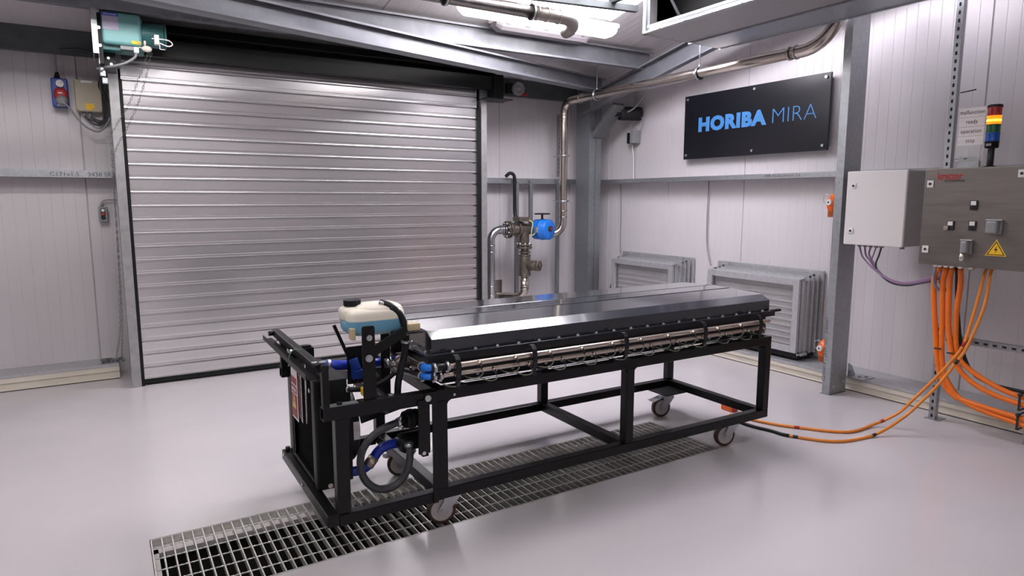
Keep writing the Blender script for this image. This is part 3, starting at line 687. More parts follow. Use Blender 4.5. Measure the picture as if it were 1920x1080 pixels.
# struts on the rail
def strut(x, z0_, z1_, y=6.40):
    b = MB(); b.sweep([(0,0),(.041,0),(.041,.035),(.037,.035),(.037,.004),(.004,.004),(.004,.035),(0,.035)], (x,y-.01,z0_), (x,y-.01,z1_), (1,0,0), (0,1,0)); return b
for x_, z0_, z1_, lb in ((3.99,.30,1.71,'galvanised strut standing behind the strainer, beside the black cable'), (4.18,1.20,1.71,'short galvanised strut ending behind the valve handwheel'), (4.56,.20,1.71,'galvanised strut beside the lower end of the tall steel pipe')):
    o = thing('channel_strut', lb, 'strut', (0,0,0), group='channel struts on the back wall rail')
    strut(x_, z0_, z1_).build('channel', 'galvd', o); h = MB(); bolt(h, (x_+.02,6.389,1.695), (0,-1,0), .014, .01); h.each('bolt', 'zinc', o)
o = thing('perforated_strip', 'perforated strip left of the tall pipe above the wall rail', 'strip', (0,0,0)); 
strut(4.545,1.75,2.46,6.36).build('channel', 'galvd', o); b = MB()
for k in range(14): b.box(4.559,4.571,6.348,6.3495,1.79+k*.048,1.815+k*.048)
b.each('slot', 'dark', o)
o = MB().tube(spl([(3.86,6.40,1.74),(3.90,6.37,1.78),(3.95,6.36,1.745),(3.955,6.36,1.60),(3.955,6.36,1.40),(3.955,6.34,1.30),(3.975,6.30,1.24),(3.98,6.22,1.22)]), .019, 12).build('flexible_conduit', 'rubber'); tag(o, 'black flexible conduit dropping from the wall rail to the valve', 'conduit')
# tall steel pipe run: valve to vertical, elbow, along the right wall, up
tp = thing('exhaust_pipe', 'long stainless pipe rising beside the door and running along the right wall', 'pipe', (0,0,0))
pts = [(4.16,6.20,1.10),(4.34,6.20,1.10)]+arc((4.36,6.20,1.10),(4.475,6.15,1.10),(4.475,6.15,1.25),8)+[(4.475,6.15,2.42)]+arc((4.475,6.15,2.45),(4.475,6.15,2.575),(4.50,6.02,2.575),8)
pts += [(4.52,4.2,2.585),(4.55,3.30,2.595)]
pipe_run(pts, .043, 20).build('pipe', 'stain', tp)
pipe_run([(4.55,3.34,2.595),(4.55,3.28,2.595)]+arc((4.55,3.24,2.595),(4.56,2.98,2.60),(4.56,2.98,2.80),10)+[(4.56,2.98,2.90)], .047, 20).build('bend', 'stain', tp)
b = MB()
for z in (1.29,1.36,2.38,2.42): collar(b, (4.475,6.15,z), (0,0,1), .047)
collar(b, (4.505,5.88,2.576), (0,1,0), .048, .02); collar(b, (4.55,3.34,2.595), (0,1,0), .049, .02); collar(b, (4.55,3.28,2.595), (0,1,0), .052, .012); collar(b, (4.56,2.98,2.80), (0,0,1), .051, .01)
b.each('press_ring', 'stain', tp)
for i, (y_, x_) in enumerate(((5.62,4.51),(4.22,4.52))):
    b = MB(); b.lathe([(.046,-.014),(.052,-.014),(.052,.014),(.046,.014)], (x_,y_,2.58), (0,1,0), 24); b.build('rubber_ring', 'rubber', tp)
    b = MB(); b.lathe([(.051,-.010),(.056,-.010),(.056,.010),(.051,.010)], (x_,y_,2.58), (0,1,0), 24); b.cyl((x_,y_,2.63),(x_,y_,ry(y_)+.30 if i == 0 else 2.95),.005,8); b.cyl((x_,y_,2.63),(x_,y_,2.66),.009,6); b.box(x_-.062,x_-.05,y_-.01,y_+.01,2.57,2.59)
    b.build('hanger', 'zinc', tp)
b = MB(); 
for z in (1.47,1.98): b.lathe([(.044,-.010),(.052,-.010),(.052,.010),(.044,.010)], (4.475,6.15,z), (0,0,1), 24); b.cyl((4.475,6.20,z),(4.50,6.38,z),.006,8); b.box(4.53,4.56,6.12,6.15,z-.008,z+.008)
b.build('pipe_clamp', 'zinc', tp)

# motor, chain and controls on the left
mo = thing('door_motor', 'teal electric door motor at the top left of the roller shutter', 'motor', (0,0,0))
my = 5.62
MB().box(.085,.327,my-.05,my,2.575,2.795).build('control_cover', 'teal', mo, .02, seg=3)
b = MB(); b.box(.05,.34,my,my+.14,2.54,2.78).cyl((.05,my+.06,2.64),(.22,my+.06,2.60),.075,20).cyl((.30,my+.06,2.68),(.475,my+.06,2.68),.085,24).cyl((.475,my+.06,2.68),(.49,my+.06,2.68),.092,24); b.build('gear_housing', 'teald', mo, .006)
MB().box(.092,.188,my-.052,my-.05,2.67,2.785).build('rating_label', mat('lilac label', (.42,.38,.50,1), .5), mo)
MB().box(.092,.188,my-.053,my-.052,2.762,2.785).build('blue_label', mat('blue print', (.03,.07,.45,1), .5), mo)
MB().box(.262,.318,my-.052,my-.05,2.588,2.61).build('yellow_label', 'yellow', mo)
text('lettering', 'elektromat', .018, 'paper', mo, (.098,my-.0545,2.768), BW)
text('lettering', 'CE', .015, 'text', mo, (.296,my-.0535,2.592), BW)
b = MB(); b.box(.025,.031,my-.06,my+.30,2.50,2.84).box(.031,.06,my-.06,my-.055,2.50,2.84).box(.055,.085,my-.0,my+.02,2.44,2.60); b.build('mounting_plate', 'galv', mo)
b = MB(); b.box(.06,.085,my-.02,my+.10,2.44,2.84).box(.085,.16,my+.10,my+.14,2.40,2.56); b.build('motor_bracket', 'blackm', mo)
b = MB()
for z in (2.79,2.68,2.56): bolt(b, (.068,my-.02,z), (0,-1,0), .012, .012)
for p_ in ((.115,my+.10,2.50),(.13,my+.10,2.46)): bolt(b, p_, (0,-1,0), .010, .01)
b.each('bolt', 'zinc', mo)
b = MB(); b.box(.19,.30,my-.03,my+.05,2.548,2.575); b.build('terminal_strip', 'grey', mo, .003)
b = MB(); b.box(.272,.305,my-.045,my-.01,2.530,2.572); b.build('cable_gland', 'whitep', mo, .006)
b = MB(); b.tube(spl([(.288,my-.03,2.535),(.275,my-.03,2.50),(.22,my-.02,2.46),(.15,my,2.435),(.08,my+.05,2.425),(.04,my+.1,2.42)]), .0085, 10); b.build('power_cable', 'grey', mo)
b = MB(); b.box(.405,.435,my-.075,my-.02,2.60,2.665).tube(spl([(.39,my-.05,2.64),(.44,my-.06,2.64),(.50,my-.06,2.635),(.52,my-.06,2.61),(.49,my-.06,2.595),(.43,my-.06,2.615)]), .0045, 8).box(.436,.47,my-.07,my-.065,2.565,2.570).box(.434,.440,my-.07,my-.065,2.565,2.60); b.build('release_box', 'paper', mo, .003)
b = MB(); b.cyl((.345,my-.04,2.62),(.345,my-.04,2.585),.008,10); b.ell((.355,my-.04,2.565),.034,.02,.022,16,8).box(.305,.345,my-.045,my-.035,2.567,2.573); b.build('chain_guide', 'cream', mo)
b = MB(); b.box(.055,.09,my+.02,my+.05,2.36,2.40).box(.065,.10,my+.02,my+.05,2.31,2.35); b.cyl((.06,my+.02,2.41),(.075,my+.02,2.40),.02,12); b.build('limit_switch', 'galv', mo, .003)
# chain
ch = MB()
def link(c, d, flip):
    d = V(d).normalized(); t = V((0,1,0)) if flip else d.cross(V((0,1,0))).normalized(); hl, r_ = .0115, .0055; pts = []
    for i in range(10):
        a_ = 2*math.pi*i/10; pts.append(V(c)+d*(math.cos(a_)*r_+(hl if math.cos(a_) > 0 else -hl)*.75)+t*(math.sin(a_)*r_))
    ch.tube(pts, .0014, 5, closed=True)
def run(pts):
    P = spl(pts, 40); acc = 0; k = 0
    for i in range(1, len(P)):
        acc += (P[i]-P[i-1]).length
        if acc > .0245*(k+1): link(P[i], P[i]-P[i-1], k % 2); k += 1
run([(.370,5.57,2.555),(.30,5.62,2.38),(.215,5.70,2.17),(.13,5.80,2.03),(.095,5.90,1.90),(.085,5.93,1.2),(.075,6.0,.6),(.055,6.25,.22),(.05,6.36,.145)])
run([(.385,5.57,2.555),(.335,5.62,2.36),(.27,5.68,2.17),(.20,5.78,2.02),(.115,5.88,1.85),(.092,5.92,1.65),(.08,6.0,1.0),(.06,6.1,.5),(.02,6.38,.20),(.01,6.38,.145)])
for k in range(60): link((random.uniform(-.10,.07), random.uniform(6.37,6.50), .133+random.uniform(.0,.022)), (random.uniform(-1,1), random.uniform(-1,1), random.uniform(-.2,.2)), random.random() > .5)
tag(ch.build('hand_chain', mat('dark chain steel', (.16,.17,.16,1), .4, .8)), 'steel hand chain hanging from the teal motor into a heap on the ledge', 'chain')
# socket, beige box, push buttons
def wallbox(name, label, cat, x0, x1, z0_, z1_, m, y0=6.50, grp=None):
    o = thing(name, label, cat, (0,0,0)); MB().box(x0,x1,y0,YB-.001,z0_,z1_).build('case', m, o, .008, seg=3); return o
o = wallbox('isolator_socket', 'blue wall socket with red flap and grey rotary knob, far left', 'socket', -.275,-.165,2.225,2.445,'blued', 6.48)
MB().cyl((-.215,6.475,2.40),(-.215,6.45,2.40),.028,24).box(-.215,-.19,6.442,6.45,2.40,2.41).build('knob', 'whitep', o, .003)
MB().ell((-.215,6.475,2.315),.047,.028,.055,20,12,.8).build('flap', 'red', o)
MB().lathe([(.04,0),(.04,.03),(.030,.05),(.012,.06)], (-.212,6.47,2.275), (.1,-1,-.3), 20).build('plug', 'grey', o)
MB().cyl((-.232,6.53,2.445),(-.232,6.53,2.50),.024,14,.010).build('cable_gland', 'blackm', o)
MB().box(-.232,-.205,6.444,6.448,2.323,2.331).build('flap_mark', 'paper', o); MB().box(-.245,-.19,6.478,6.48,2.228,2.24).build('label_strip', 'paper', o)
o = wallbox('junction_box', 'beige square wall box with yellow sticker beside the blue socket', 'box', -.122,.062,2.20,2.45,'beige')
MB().box(-.075,.0,6.498,6.50,2.425,2.445).build('white_label', 'paper', o); MB().box(-.055,.005,6.498,6.50,2.215,2.265).build('yellow_label', 'yellow', o)
text('lettering', 'CE', .014, 'text', o, (-.015,6.4975,2.219), BW)
b = MB()
for p_ in ((-.11,2.44),(.05,2.44),(-.11,2.21),(.05,2.21)): b.cyl((p_[0],6.50,p_[1]),(p_[0],6.497,p_[1]),.006,8)
b.each('screw', 'iron', o)
b = MB(); b.cyl((-.07,6.55,2.20),(-.07,6.55,2.165),.012,10); b.cyl((-.03,6.55,2.20),(-.03,6.55,2.165),.012,10); b.build('cable_gland', 'grey', o)
o = wallbox('push_button_station', 'small grey box with white, red and black push buttons', 'switch', -.028,.038,1.305,1.435,'grey', 6.53)
for z, m_ in ((1.402,'whitep'),(1.372,'red'),(1.342,'text')):
    MB().cyl((.004,6.53,z),(.004,6.524,z),.018,20).build('button_ring', 'text', o); MB().cyl((.004,6.524,z),(.004,6.515,z),.0125,20).build('button', m_, o)
MB().cyl((.0,6.56,1.435),(.0,6.56,1.462),.012,10).build('cable_gland', 'grey', o)
def cable(name, label, pts, r, m, n=8, cat='cable', grp=None): return tag(MB().tube(spl(pts), r, n).build(name, m), label, cat, grp)
cable('cable', 'grey cable looping from the blue socket plug towards the door post', [(-.212,6.42,2.26),(-.17,6.42,2.22),(-.12,6.43,2.14),(-.06,6.44,2.07),(.02,6.45,2.04),(.08,6.46,2.10),(.11,6.47,2.16)], .0075, 'grey')
cable('cable', 'grey cable rising from the blue socket up to the eaves beam', [(-.232,6.53,2.49),(-.235,6.50,2.56),(-.228,6.46,2.615),(-.20,6.42,2.64)], .009, 'grey')
cable('cable', 'grey cable lying along the lip of the eaves beam', [(-.19,6.34,2.635),(-.10,6.33,2.65),(0,6.32,2.64),(.06,6.2,2.60)], .010, 'rubberg')
cable('cable', 'short grey cable bending from the push button box to the post', [(.0,6.56,1.46),(.01,6.56,1.48),(.05,6.56,1.49),(.12,6.56,1.485)], .006, 'grey')
for k in range(4):
    cable('cable', ['outermost dark cable curving under the beige box','second dark cable curving under the beige box','third dark cable curving under the beige box','innermost dark cable curving under the beige box'][k],
      [(-.07+.04*(k % 2),6.55,2.17),(-.035+.035*(k % 2)+.006*k,6.545,2.13+.004*k),(.02+.012*k,6.54,2.10+.013*k),(.085-.010*k+.012,6.53,2.145+.012*k),(.125-.016*k,6.52,2.25),(.115-.016*k,6.51,2.34),(.10-.018*k,6.50,2.42),(.115-.012*k,6.48,2.52)], .0062, 'rubberg', grp=None)
# speaker-like sounder right of the door
o = thing('sounder', 'round grey sounder fixed under the beam right of the shutter', 'alarm', (0,0,0))
MB().lathe([(.07,0),(.075,.02),(.068,.045),(.052,.05),(.045,.03),(.03,.028),(.02,.04),(.005,.045)], (3.95,6.30,2.685), (-.1,-1,0), 28).build('body', 'grey', o)
MB().box(3.83,3.95,6.30,6.345,2.63,2.74).build('bracket', 'blackm', o); MB().box(4.0,4.10,6.32,6.345,2.625,2.655).build('red_cover', 'redp', o, .004)

# ================================================================ RIGHT WALL ITEMS
sg = thing('wall_sign', 'black board with light blue lettering on the right wall', 'sign', (0,0,0))
sx_ = 5.165
MB().box(sx_,sx_+.02,3.39,4.995,1.900,2.530).build('board', 'sign', sg, .001)
text('lettering', 'HORIBA', .175, 'signb', sg, (sx_-.0015,4.806,2.172), RW, offset=.0105, sx=1.155, space=1.11, ext=.001)
text('lettering', 'MIRA', .192, 'signb', sg, (sx_-.0015,3.955,2.166), RW, offset=-.0045, sx=1.04, ext=.001, space=1.0)
b = MB()
for y_ in (3.43,4.14,4.955):
    for z in (1.94,2.495): b.cyl((sx_,y_,z),(sx_-.012,y_,z),.012,14); b.cyl((sx_+.02,y_,z),(XR+.002,y_,z),.008,10)
b.each('standoff', 'zinc', sg, 2)

def vent(name, label, ya, yb):      # ya far, yb near; louvred galvanised box on the ledge
    o = thing(name, label, 'vent', (0,0,0), group='louvred vents on the right wall'); xf = 4.96; zb, zt = .185, .822
    MB().box(5.215,5.235,yb-.05,ya+.10,.135,.885).build('back_flange', 'galvl', o, .001)
    b = MB()
    for x0_, x1_, g_ in ((5.12,5.14,.02),(5.06,5.08,.012),(5.17,5.19,.03)): b.box(x0_,x1_,yb-g_,yb+.02,zb-.01,zt+g_).box(x0_,x1_,ya-.02,ya+g_,zb-.01,zt+g_).box(x0_,x1_,yb,ya,zt-.02,zt+g_).box(x0_,x1_,yb,ya,zb-.01,zb+.01)
    b.build('stiffening_flange', 'galvl', o)
    b = MB(); b.box(5.0,5.215,yb,yb+.004,zb,zt).box(5.0,5.215,ya-.004,ya,zb,zt).box(5.0,5.215,yb,ya,zt-.004,zt).box(5.0,5.215,yb,ya,zb,zb+.004); b.build('casing', 'galvl', o)
    b = MB(); w_ = .055; b.box(xf,xf+.03,yb,yb+w_,zb,zt).box(xf,xf+.03,ya-w_,ya,zb,zt).box(xf,xf+.03,yb+w_,ya-w_,zt-w_,zt).box(xf,xf+.03,yb+w_,ya-w_,zb,zb+w_); b.build('front_frame', 'galvl', o, .001)
    b = MB(); y0_, y1_, z0_, z1_ = yb+w_, ya-w_, zb+w_, zt-w_
    b.box(5.035,5.037,y0_-.02,y1_+.02,z0_-.02,z1_+.02); b.build('back_sheet', 'louv', o)
    n_ = 10; hgt = (z1_-z0_)/n_; lb = MB(); lb.sweep([(0,0),(.022,.006),(.026,.03),(.004,hgt-.004),(.002,hgt-.004),(.023,.030),(.020,.009),(0,.003)], (5.008,y0_,0), (5.008,y1_,0), (1,0,0), (0,0,1))
    l0 = lb.build('louvre', 'louv', o); l0.location = (0,0,z0_)
    for k in range(1, n_): dup(l0, o, (0,0,z0_+k*hgt))
    b = MB(); ny = int((y1_-y0_)/.0125); nz = int((z1_-z0_)/.0125)
    for k in range(1, ny): yy = y0_+k*(y1_-y0_)/ny; b.box(4.9915,4.9925,yy-.0006,yy+.0006,z0_,z1_)
    for k in range(1, nz): zz = z0_+k*(z1_-z0_)/nz; b.box(4.990,4.991,y0_,y1_,zz-.0006,zz+.0006)
    tag(b.build('wire_mesh', 'galvl', o), kind='stuff')
    b = MB()
    for yy in (yb+.10,(ya+yb)/2,ya-.05): bolt(b, (5.215,yy,.868), (-1,0,0), .008, .004)
    for z in (zb-.01,zt+.0): b.box(5.0,5.08,yb-.03,yb-.005,z-.012,z+.012); b.box(4.975,5.0,yb-.012,yb,z-.01,z+.006)
    b.each('corner_fixing', 'zinc', o)
    MB().box(4.99,5.23,yb,ya,.134,zb-.002).build('seal', 'dark', o)
vent('wall_vent', 'louvred galvanised vent beside the right hand column, nearer of two', 4.43, 3.43)
vent('wall_vent', 'louvred galvanised vent near the room corner, farther of two', 5.86, 4.90)

# duct / air handling unit hanging above
du = thing('air_handling_duct', 'large galvanised ventilation unit hanging from the ceiling at the right', 'duct', (0,0,0))
dx0, dx1, dx2, dy, dzb, dzt = 3.49, 3.97, 4.34, 3.83, 2.70, 3.05
b = MB(); b.box(dx0,dx1,-.6,dy,dzb,dzb+.006).box(dx0,dx1,-.6,dy,dzt-.006,dzt).box(dx1-.006,dx1,-.6,dy,dzb,dzt).box(dx0,dx1,dy-.006,dy,dzb,dzt); b.build('casing', mat('grey duct sheet', (.36,.345,.345,1), .5, .35), du)
b = MB(); b.box(dx0,dx0+.03,dy-.035,dy,dzb,dzt).box(dx0,dx0+.004,-.6,dy-.035,dzb,dzb+.018).box(dx0+.004,dx0+.03,-.6,dy-.05,dzb+.036,dzb+.056); b.build('edge_frame', 'galv', du, .001)
b = MB(); b.box(dx0+.005,dx0+.008,-.6,dy-.07,dzb+.018,dzb+.036).box(dx0+.012,dx0+.015,dy-.065,dy-.035,dzb,dzt); b.build('edge_strip', 'galvd', du)
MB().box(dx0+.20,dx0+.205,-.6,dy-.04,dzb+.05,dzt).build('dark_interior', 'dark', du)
b = MB(); b.add([(dx0+.06,dy-.09,dzb+.06),(dx0+.06,dy-.09,dzt-.02),(dx0+.06,dy-.14,dzt-.02),(dx0+.06,dy-.30,dzb+.06)], [(0,1,2,3),(3,2,1,0)]); b.build('gusset', 'galv', du)
b = MB(); b.bar((dx0+.05,dy-.15,dzt-.01),(dx0+.05,dy-.34,dzb+.05),.01,.02); b.build('brace', 'blackm', du)
b = MB(); b.box(dx1,dx2,-.6,dy,dzb-.004,dzb+.002).box(dx1,dx1+.03,-.6,dy,dzb-.012,dzb-.004).box(dx2-.02,dx2,-.6,dy,dzb-.012,dzb+.03).box(dx2-.004,dx2,-.6,dy,dzb,dzb+.05).box(dx1+.01,dx2,dy-.004,dy,dzb,dzb+.28).box(dx2-.006,dx2,-.6,dy,dzb+.0,dzb+.28)
b.build('flanged_duct', 'galv', du)
b = MB()
for k in range(16):
    yy = dy-.08-k*.24; bolt(b,(dx1+.045,yy,dzb-.004),(0,0,-1),.008,.004); bolt(b,(dx2-.03,yy-.05,dzb-.004),(0,0,-1),.008,.004); bolt(b,(dx0,yy-.1,dzb+.012),(-1,0,0),.007,.004)
b.each('rivet', 'zinc', du)
b = MB()
for y_ in (3.6,1.8,.2): b.cyl((dx0+.1,y_,dzt),(dx0+.1,y_,cz(y_)),.006,8); b.cyl((dx1-.05,y_,dzt),(dx1-.05,y_,cz(y_)),.006,8)
b.each('hanger_rod', 'zinc', du)

# luminaires
def batten(label, x0, x1, y, lit=True, drop=.05):
    zc = cz(y+.07); o = thing('batten_light', label, 'light', (0,0,0), group='weatherproof batten lights'); zt_ = zc-drop
    b = MB(); b.sweep([(-.075,0),(.075,0),(.075,-.035),(-.075,-.035)], (x0,y,zt_+.035-.0), (x1,y,zt_+.035), (0,1,0), (0,0,1)); b.build('housing', 'whitep', o, .008)
    b = MB(); pr = [(-.072,0),(.072,0),(.066,-.04),(.045,-.068),(-.045,-.068),(-.066,-.04)]
    n0 = len(b.v); k = .06
    vs = []
    for xx, sc_ in ((x0+.01,.55),(x0+k,1),(x1-k,1),(x1-.01,.55)): vs += [(xx, y+u*(1 if sc_ == 1 else .75), zt_+v*sc_) for u, v in pr]
    fs = [(j*6+i, j*6+(i+1) % 6, (j+1)*6+(i+1) % 6, (j+1)*6+i) for j in range(3) for i in range(6)]+[tuple(range(6))[::-1], tuple(range(18,24))]
    b.add(vs, fs); b.build('diffuser', 'diff' if lit else 'dull', o)
    b = MB(); n_ = 5
    for i in range(n_): xx = x0+.12+(x1-x0-.24)*i/(n_-1); b.box(xx-.02,xx+.02,y-.082,y-.074,zt_-.02,zt_+.03).box(xx-.02,xx+.02,y+.074,y+.082,zt_-.02,zt_+.03)
    b.each('clip', 'grey', o)
    b = MB(); b.box(x0+.3,x0+.34,y-.03,y+.03,zt_+.03,zc-.004).box(x1-.34,x1-.3,y-.03,y+.03,zt_+.03,zc-.004); b.each('fixing', 'zinc', o)
    return o
batten('lit batten light over the shutter, in view beside the overhead pipe', 2.37, 3.87, 4.60, drop=.18)
o = batten('unlit batten body tucked against the purlin below the lit light', 2.95, 3.98, 5.10, lit=False, drop=.03)
LT = [(-.75,.85,4.60,'unseen lit batten light added above the left half of the shutter'),(2.30,3.85,3.405,'lit batten light between the rooflight and the hanging duct'),(-1.1,.5,3.2,'unseen lit batten light added above the empty floor left of the trolley'),(-2.4,-.8,1.0,'unseen lit batten light added overhead to the left of the viewpoint'),(.4,2.0,.9,'unseen lit batten light added overhead to the right of the viewpoint'),(-1.4,.2,-1.4,'lit batten light behind the viewpoint')]
for x0_, x1_, y_, lb in LT: batten(lb, x0_, x1_, y_)  # battens over the left side and viewpoint are added, unseen, to brighten the room
# lighting rail and overhead pipe
o = thing('lighting_rail', 'dark grey suspended rail under the rooflight', 'rail', (0,0,0))
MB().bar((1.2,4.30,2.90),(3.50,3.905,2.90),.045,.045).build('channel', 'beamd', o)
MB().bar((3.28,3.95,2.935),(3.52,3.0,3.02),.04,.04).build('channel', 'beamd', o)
b = MB(); b.cyl((2.2,4.13,2.92),(2.2,4.13,cz(4.1)),.006,8); b.cyl((3.15,3.96,2.92),(3.15,3.96,cz(3.96)),.006,8); b.cyl((3.32,3.93,2.92),(3.32,3.93,cz(3.93)),.006,8); b.each('hanger_rod', 'blackm', o)
o = thing('overhead_pipe', 'stainless pipe crossing above the shutter under the lit batten', 'pipe', (0,0,0))
pipe_run([(-2.0,3.93,2.755),(2.82,3.93,2.755)], .042, 20).build('pipe', 'stain', o)
pipe_run([(2.60,3.93,2.755),(2.82,3.93,2.755)]+arc((2.84,3.93,2.755),(2.99,3.93,2.755),(3.0,4.06,2.72),10)+[(3.0,4.12,2.715)], .046, 20).build('bend', mat('dull steel bend', (.30,.27,.25,1), .4, .9), o)
b = MB()
for x_ in (2.62,2.70,2.80): collar(b, (x_,3.93,2.755), (1,0,0), .048)
b.each('press_ring', 'stain', o)
for x_ in (1.93,2.58):
    MB().lathe([(.043,-.013),(.051,-.013),(.051,.013),(.043,.013)], (x_,3.93,2.755), (1,0,0), 22).build('rubber_ring', 'rubber', o)
    b = MB(); b.lathe([(.050,-.007),(.055,-.007),(.055,.007),(.050,.007)], (x_,3.93,2.755), (1,0,0), 22); b.cyl((x_,3.93,2.80),(x_,3.93,cz(3.93)),.006,8); b.build('hanger', 'zinc', o)

# corner bracket with flood light / fan unit
o = thing('corner_floodlight', 'grey slab floodlight tilted on a dark bracket in the room corner', 'light', (0,0,0))
b = MB(); pA, pB = V((4.90,6.08,2.20)), V((4.90,5.72,2.52)); b.bar(pA, pB, .05, .16, (1,0,0)); b.bar(pA+V((-.01,-.025,-.01)), pB+V((-.01,-.025,-.01)), .01,.16,(1,0,0)); b.build('housing', mat('mid grey casting', (.12,.12,.125,1), .45), o, .006)
b = MB(); b.cyl((4.98,5.80,2.44),(5.22,5.72,2.44),.075,18).box(4.92,4.98,5.76,5.86,2.40,2.50); b.build('driver', 'dark', o, .004)
b = MB(); b.box(5.15,5.235,5.80,5.86,2.12,2.24); b.build('connector_box', 'blackm', o, .004); b = MB(); b.box(5.13,5.235,5.73,5.79,2.12,2.26); b.build('connector_box', 'grey', o, .004)
cable('cable', 'pale cable rising from the corner floodlight to the rafter', [(4.95,5.82,2.40),(5.0,5.75,2.43),(5.06,5.66,2.48),(5.10,5.60,2.56),(5.12,5.57,2.62)], .009, 'grey')
cable('cable', 'thin pale cable looping beside the corner connector box', [(5.18,5.83,2.24),(5.16,5.80,2.36),(5.18,5.70,2.42),(5.2,5.65,2.34),(5.2,5.70,2.24)], .005, 'grey')
cable('cable', 'pair of thin pale cables dropping from the connector boxes to the wall rail', [(5.20,5.83,2.12),(5.20,5.80,2.0),(5.21,5.80,1.85),(5.20,5.79,1.72)], .006, 'whitep')
cable('cable', 'thin grey cable dropping from the rail to the farther vent', [(5.22,6.03,1.675),(5.225,6.02,1.3),(5.225,6.02,1.0),(5.225,6.01,.86)], .005, 'grey')
cable('cable', 'thin grey cable dropping from the rail to the nearer vent', [(5.22,4.69,1.68),(5.225,4.70,1.3),(5.225,4.69,1.05),(5.2,4.64,.92),(5.15,4.56,.84)], .006, 'grey')
o = thing('emergency_connector', 'small orange and black connector hanging by the farther vent', 'connector', (0,0,0)); MB().bar((5.23,6.12,.56),(5.23,6.13,.44),.036,.04).build('body', 'orangep', o, .006); MB().bar((5.235,6.09,.66),(5.225,6.17,.42),.03,.025).build('lead', 'text', o, .004)

# e-stop like orange discs behind the column
for z, lb in ((1.46,'orange round cable reel on the column below the wall rail'),(.335,'orange round cable reel low on the column beside the vent')):
    o = thing('cable_reel', lb, 'reel', (-.055,0,0), group='orange reels on the column')
    MB().box(4.80,4.86,2.975,2.98,z-.15,z+.13).build('mounting_plate', 'galvd', o)
    MB().lathe([(.02,0),(.065,0),(.075,.012),(.075,.05),(.06,.065),(.02,.07)], (4.80,2.985,z), (0,1,0), 28).build('reel_case', 'orangep', o)
    MB().cyl((4.735,3.02,z+.012),(4.715,3.02,z+.012),.022,16).build('hub', 'whitep', o); MB().cyl((4.716,3.02,z+.012),(4.712,3.02,z+.012),.007,10).build('hub_hole', 'text', o)
    MB().box(4.76,4.79,3.0,3.05,z-.10,z-.05).build('latch', mat('dark orange', (.30,.07,.01,1), .5), o, .003)
    MB().tube([V((4.735+.0, 3.045+.03*math.cos(t*math.pi/6), z+.035+.035*math.sin(t*math.pi/6))) for t in range(12)], .003, 6, closed=True).build('ring', 'zinc', o)

# white cabinet
wc = thing('white_cabinet', 'white wall cabinet with two locks left of the steel control cabinet', 'cabinet', (0,0,0))
MB().box(4.645,5.075,2.435,2.853,1.170,1.690).build('body', 'brushl', wc, .003)
MB().box(4.62,4.643,2.432,2.857,1.168,1.694).build('door', 'white', wc, .008, seg=3)
for z in (1.590,1.268):
    b = MB().box(4.614,4.62,2.785,2.822,z-.020,z+.020).build('lock_plate', 'whitep', wc, .002); MB().cyl((4.614,2.804,z),(4.610,2.804,z),.008,14).build('keyhole', 'text', b)
for y_ in (2.806,2.766,2.725,2.683,2.645,2.50): MB().cyl((4.75,y_,1.170),(4.75,y_,1.148),.015,12).build('cable_gland', 'grey', wc)
PC = [[(4.750,2.806,1.150),(4.750,2.786,1.088),(4.750,2.752,1.047),(4.750,2.667,.976),(4.750,2.561,.927),(4.750,2.470,.915),(4.750,2.376,.938),(4.750,2.26,.985),(4.74,2.20,1.05)],
      [(4.750,2.766,1.150),(4.750,2.755,1.090),(4.750,2.721,1.050),(4.750,2.659,.973),(4.750,2.561,.919),(4.750,2.469,.908),(4.750,2.375,.930),(4.750,2.26,.975),(4.73,2.18,1.05)],
      [(4.757,2.725,1.150),(4.757,2.735,1.10),(4.757,2.705,1.045),(4.757,2.64,.965),(4.757,2.555,.913),(4.757,2.469,.903),(4.757,2.375,.925),(4.757,2.26,.968),(4.74,2.16,1.04)]]
for k, c_ in enumerate(PC): cable('cable', ['violet cable from the leftmost gland of the white cabinet','violet cable from the second gland of the white cabinet','violet cable from the third gland of the white cabinet'][k], c_, .0065, 'purple')
cable('cable', 'dark green cable from the fifth gland of the white cabinet', [(4.75,2.645,1.15),(4.75,2.659,1.089),(4.75,2.676,1.027),(4.76,2.654,.966),(4.765,2.57,.905),(4.765,2.469,.894),(4.765,2.375,.918),(4.765,2.26,.96),(4.74,2.15,1.04)], .006, mat('dark green cable', (.02,.05,.035,1), .4))
cable('cable', 'thin violet cable from the fourth gland of the white cabinet', [(4.75,2.683,1.15),(4.75,2.70,1.09),(4.75,2.715,1.05)], .005, 'purple')

# control cabinet on struts
kc = thing('control_cabinet', 'brushed stainless control cabinet with red lettering and switches', 'cabinet', (0,0,0))
KX, KY0, KY1, KZ0, KZ1 = 4.42, 1.42, 2.220, 1.087, 1.684
MB().box(KX+.022,KX+.30,KY0,KY1-.002,KZ0+.004,KZ1-.004).build('body', 'brushed', kc, .003)
MB().box(KX,KX+.02,KY0,KY1,KZ0,KZ1).build('door', 'brushed', kc, .005, seg=3)
text('lettering', 'kratzer', .058, 'red', kc, (KX-.0008,2.146,1.617), RW, offset=.0012, sx=.84)
text('lettering', 'AUTOMATION', .019, 'text', kc, (KX-.0008,2.106,1.600), RW, sx=.90)
for y_, z in ((2.183,1.590),(2.181,1.183),(1.700,1.640)):
    o = MB().box(KX-.006,KX,y_-.019,y_+.019,z-.022,z+.022).build('lock_plate', 'whitep', kc, .002); MB().cyl((KX-.006,y_,z),(KX-.010,y_,z),.008,14).build('keyhole', 'text', o)
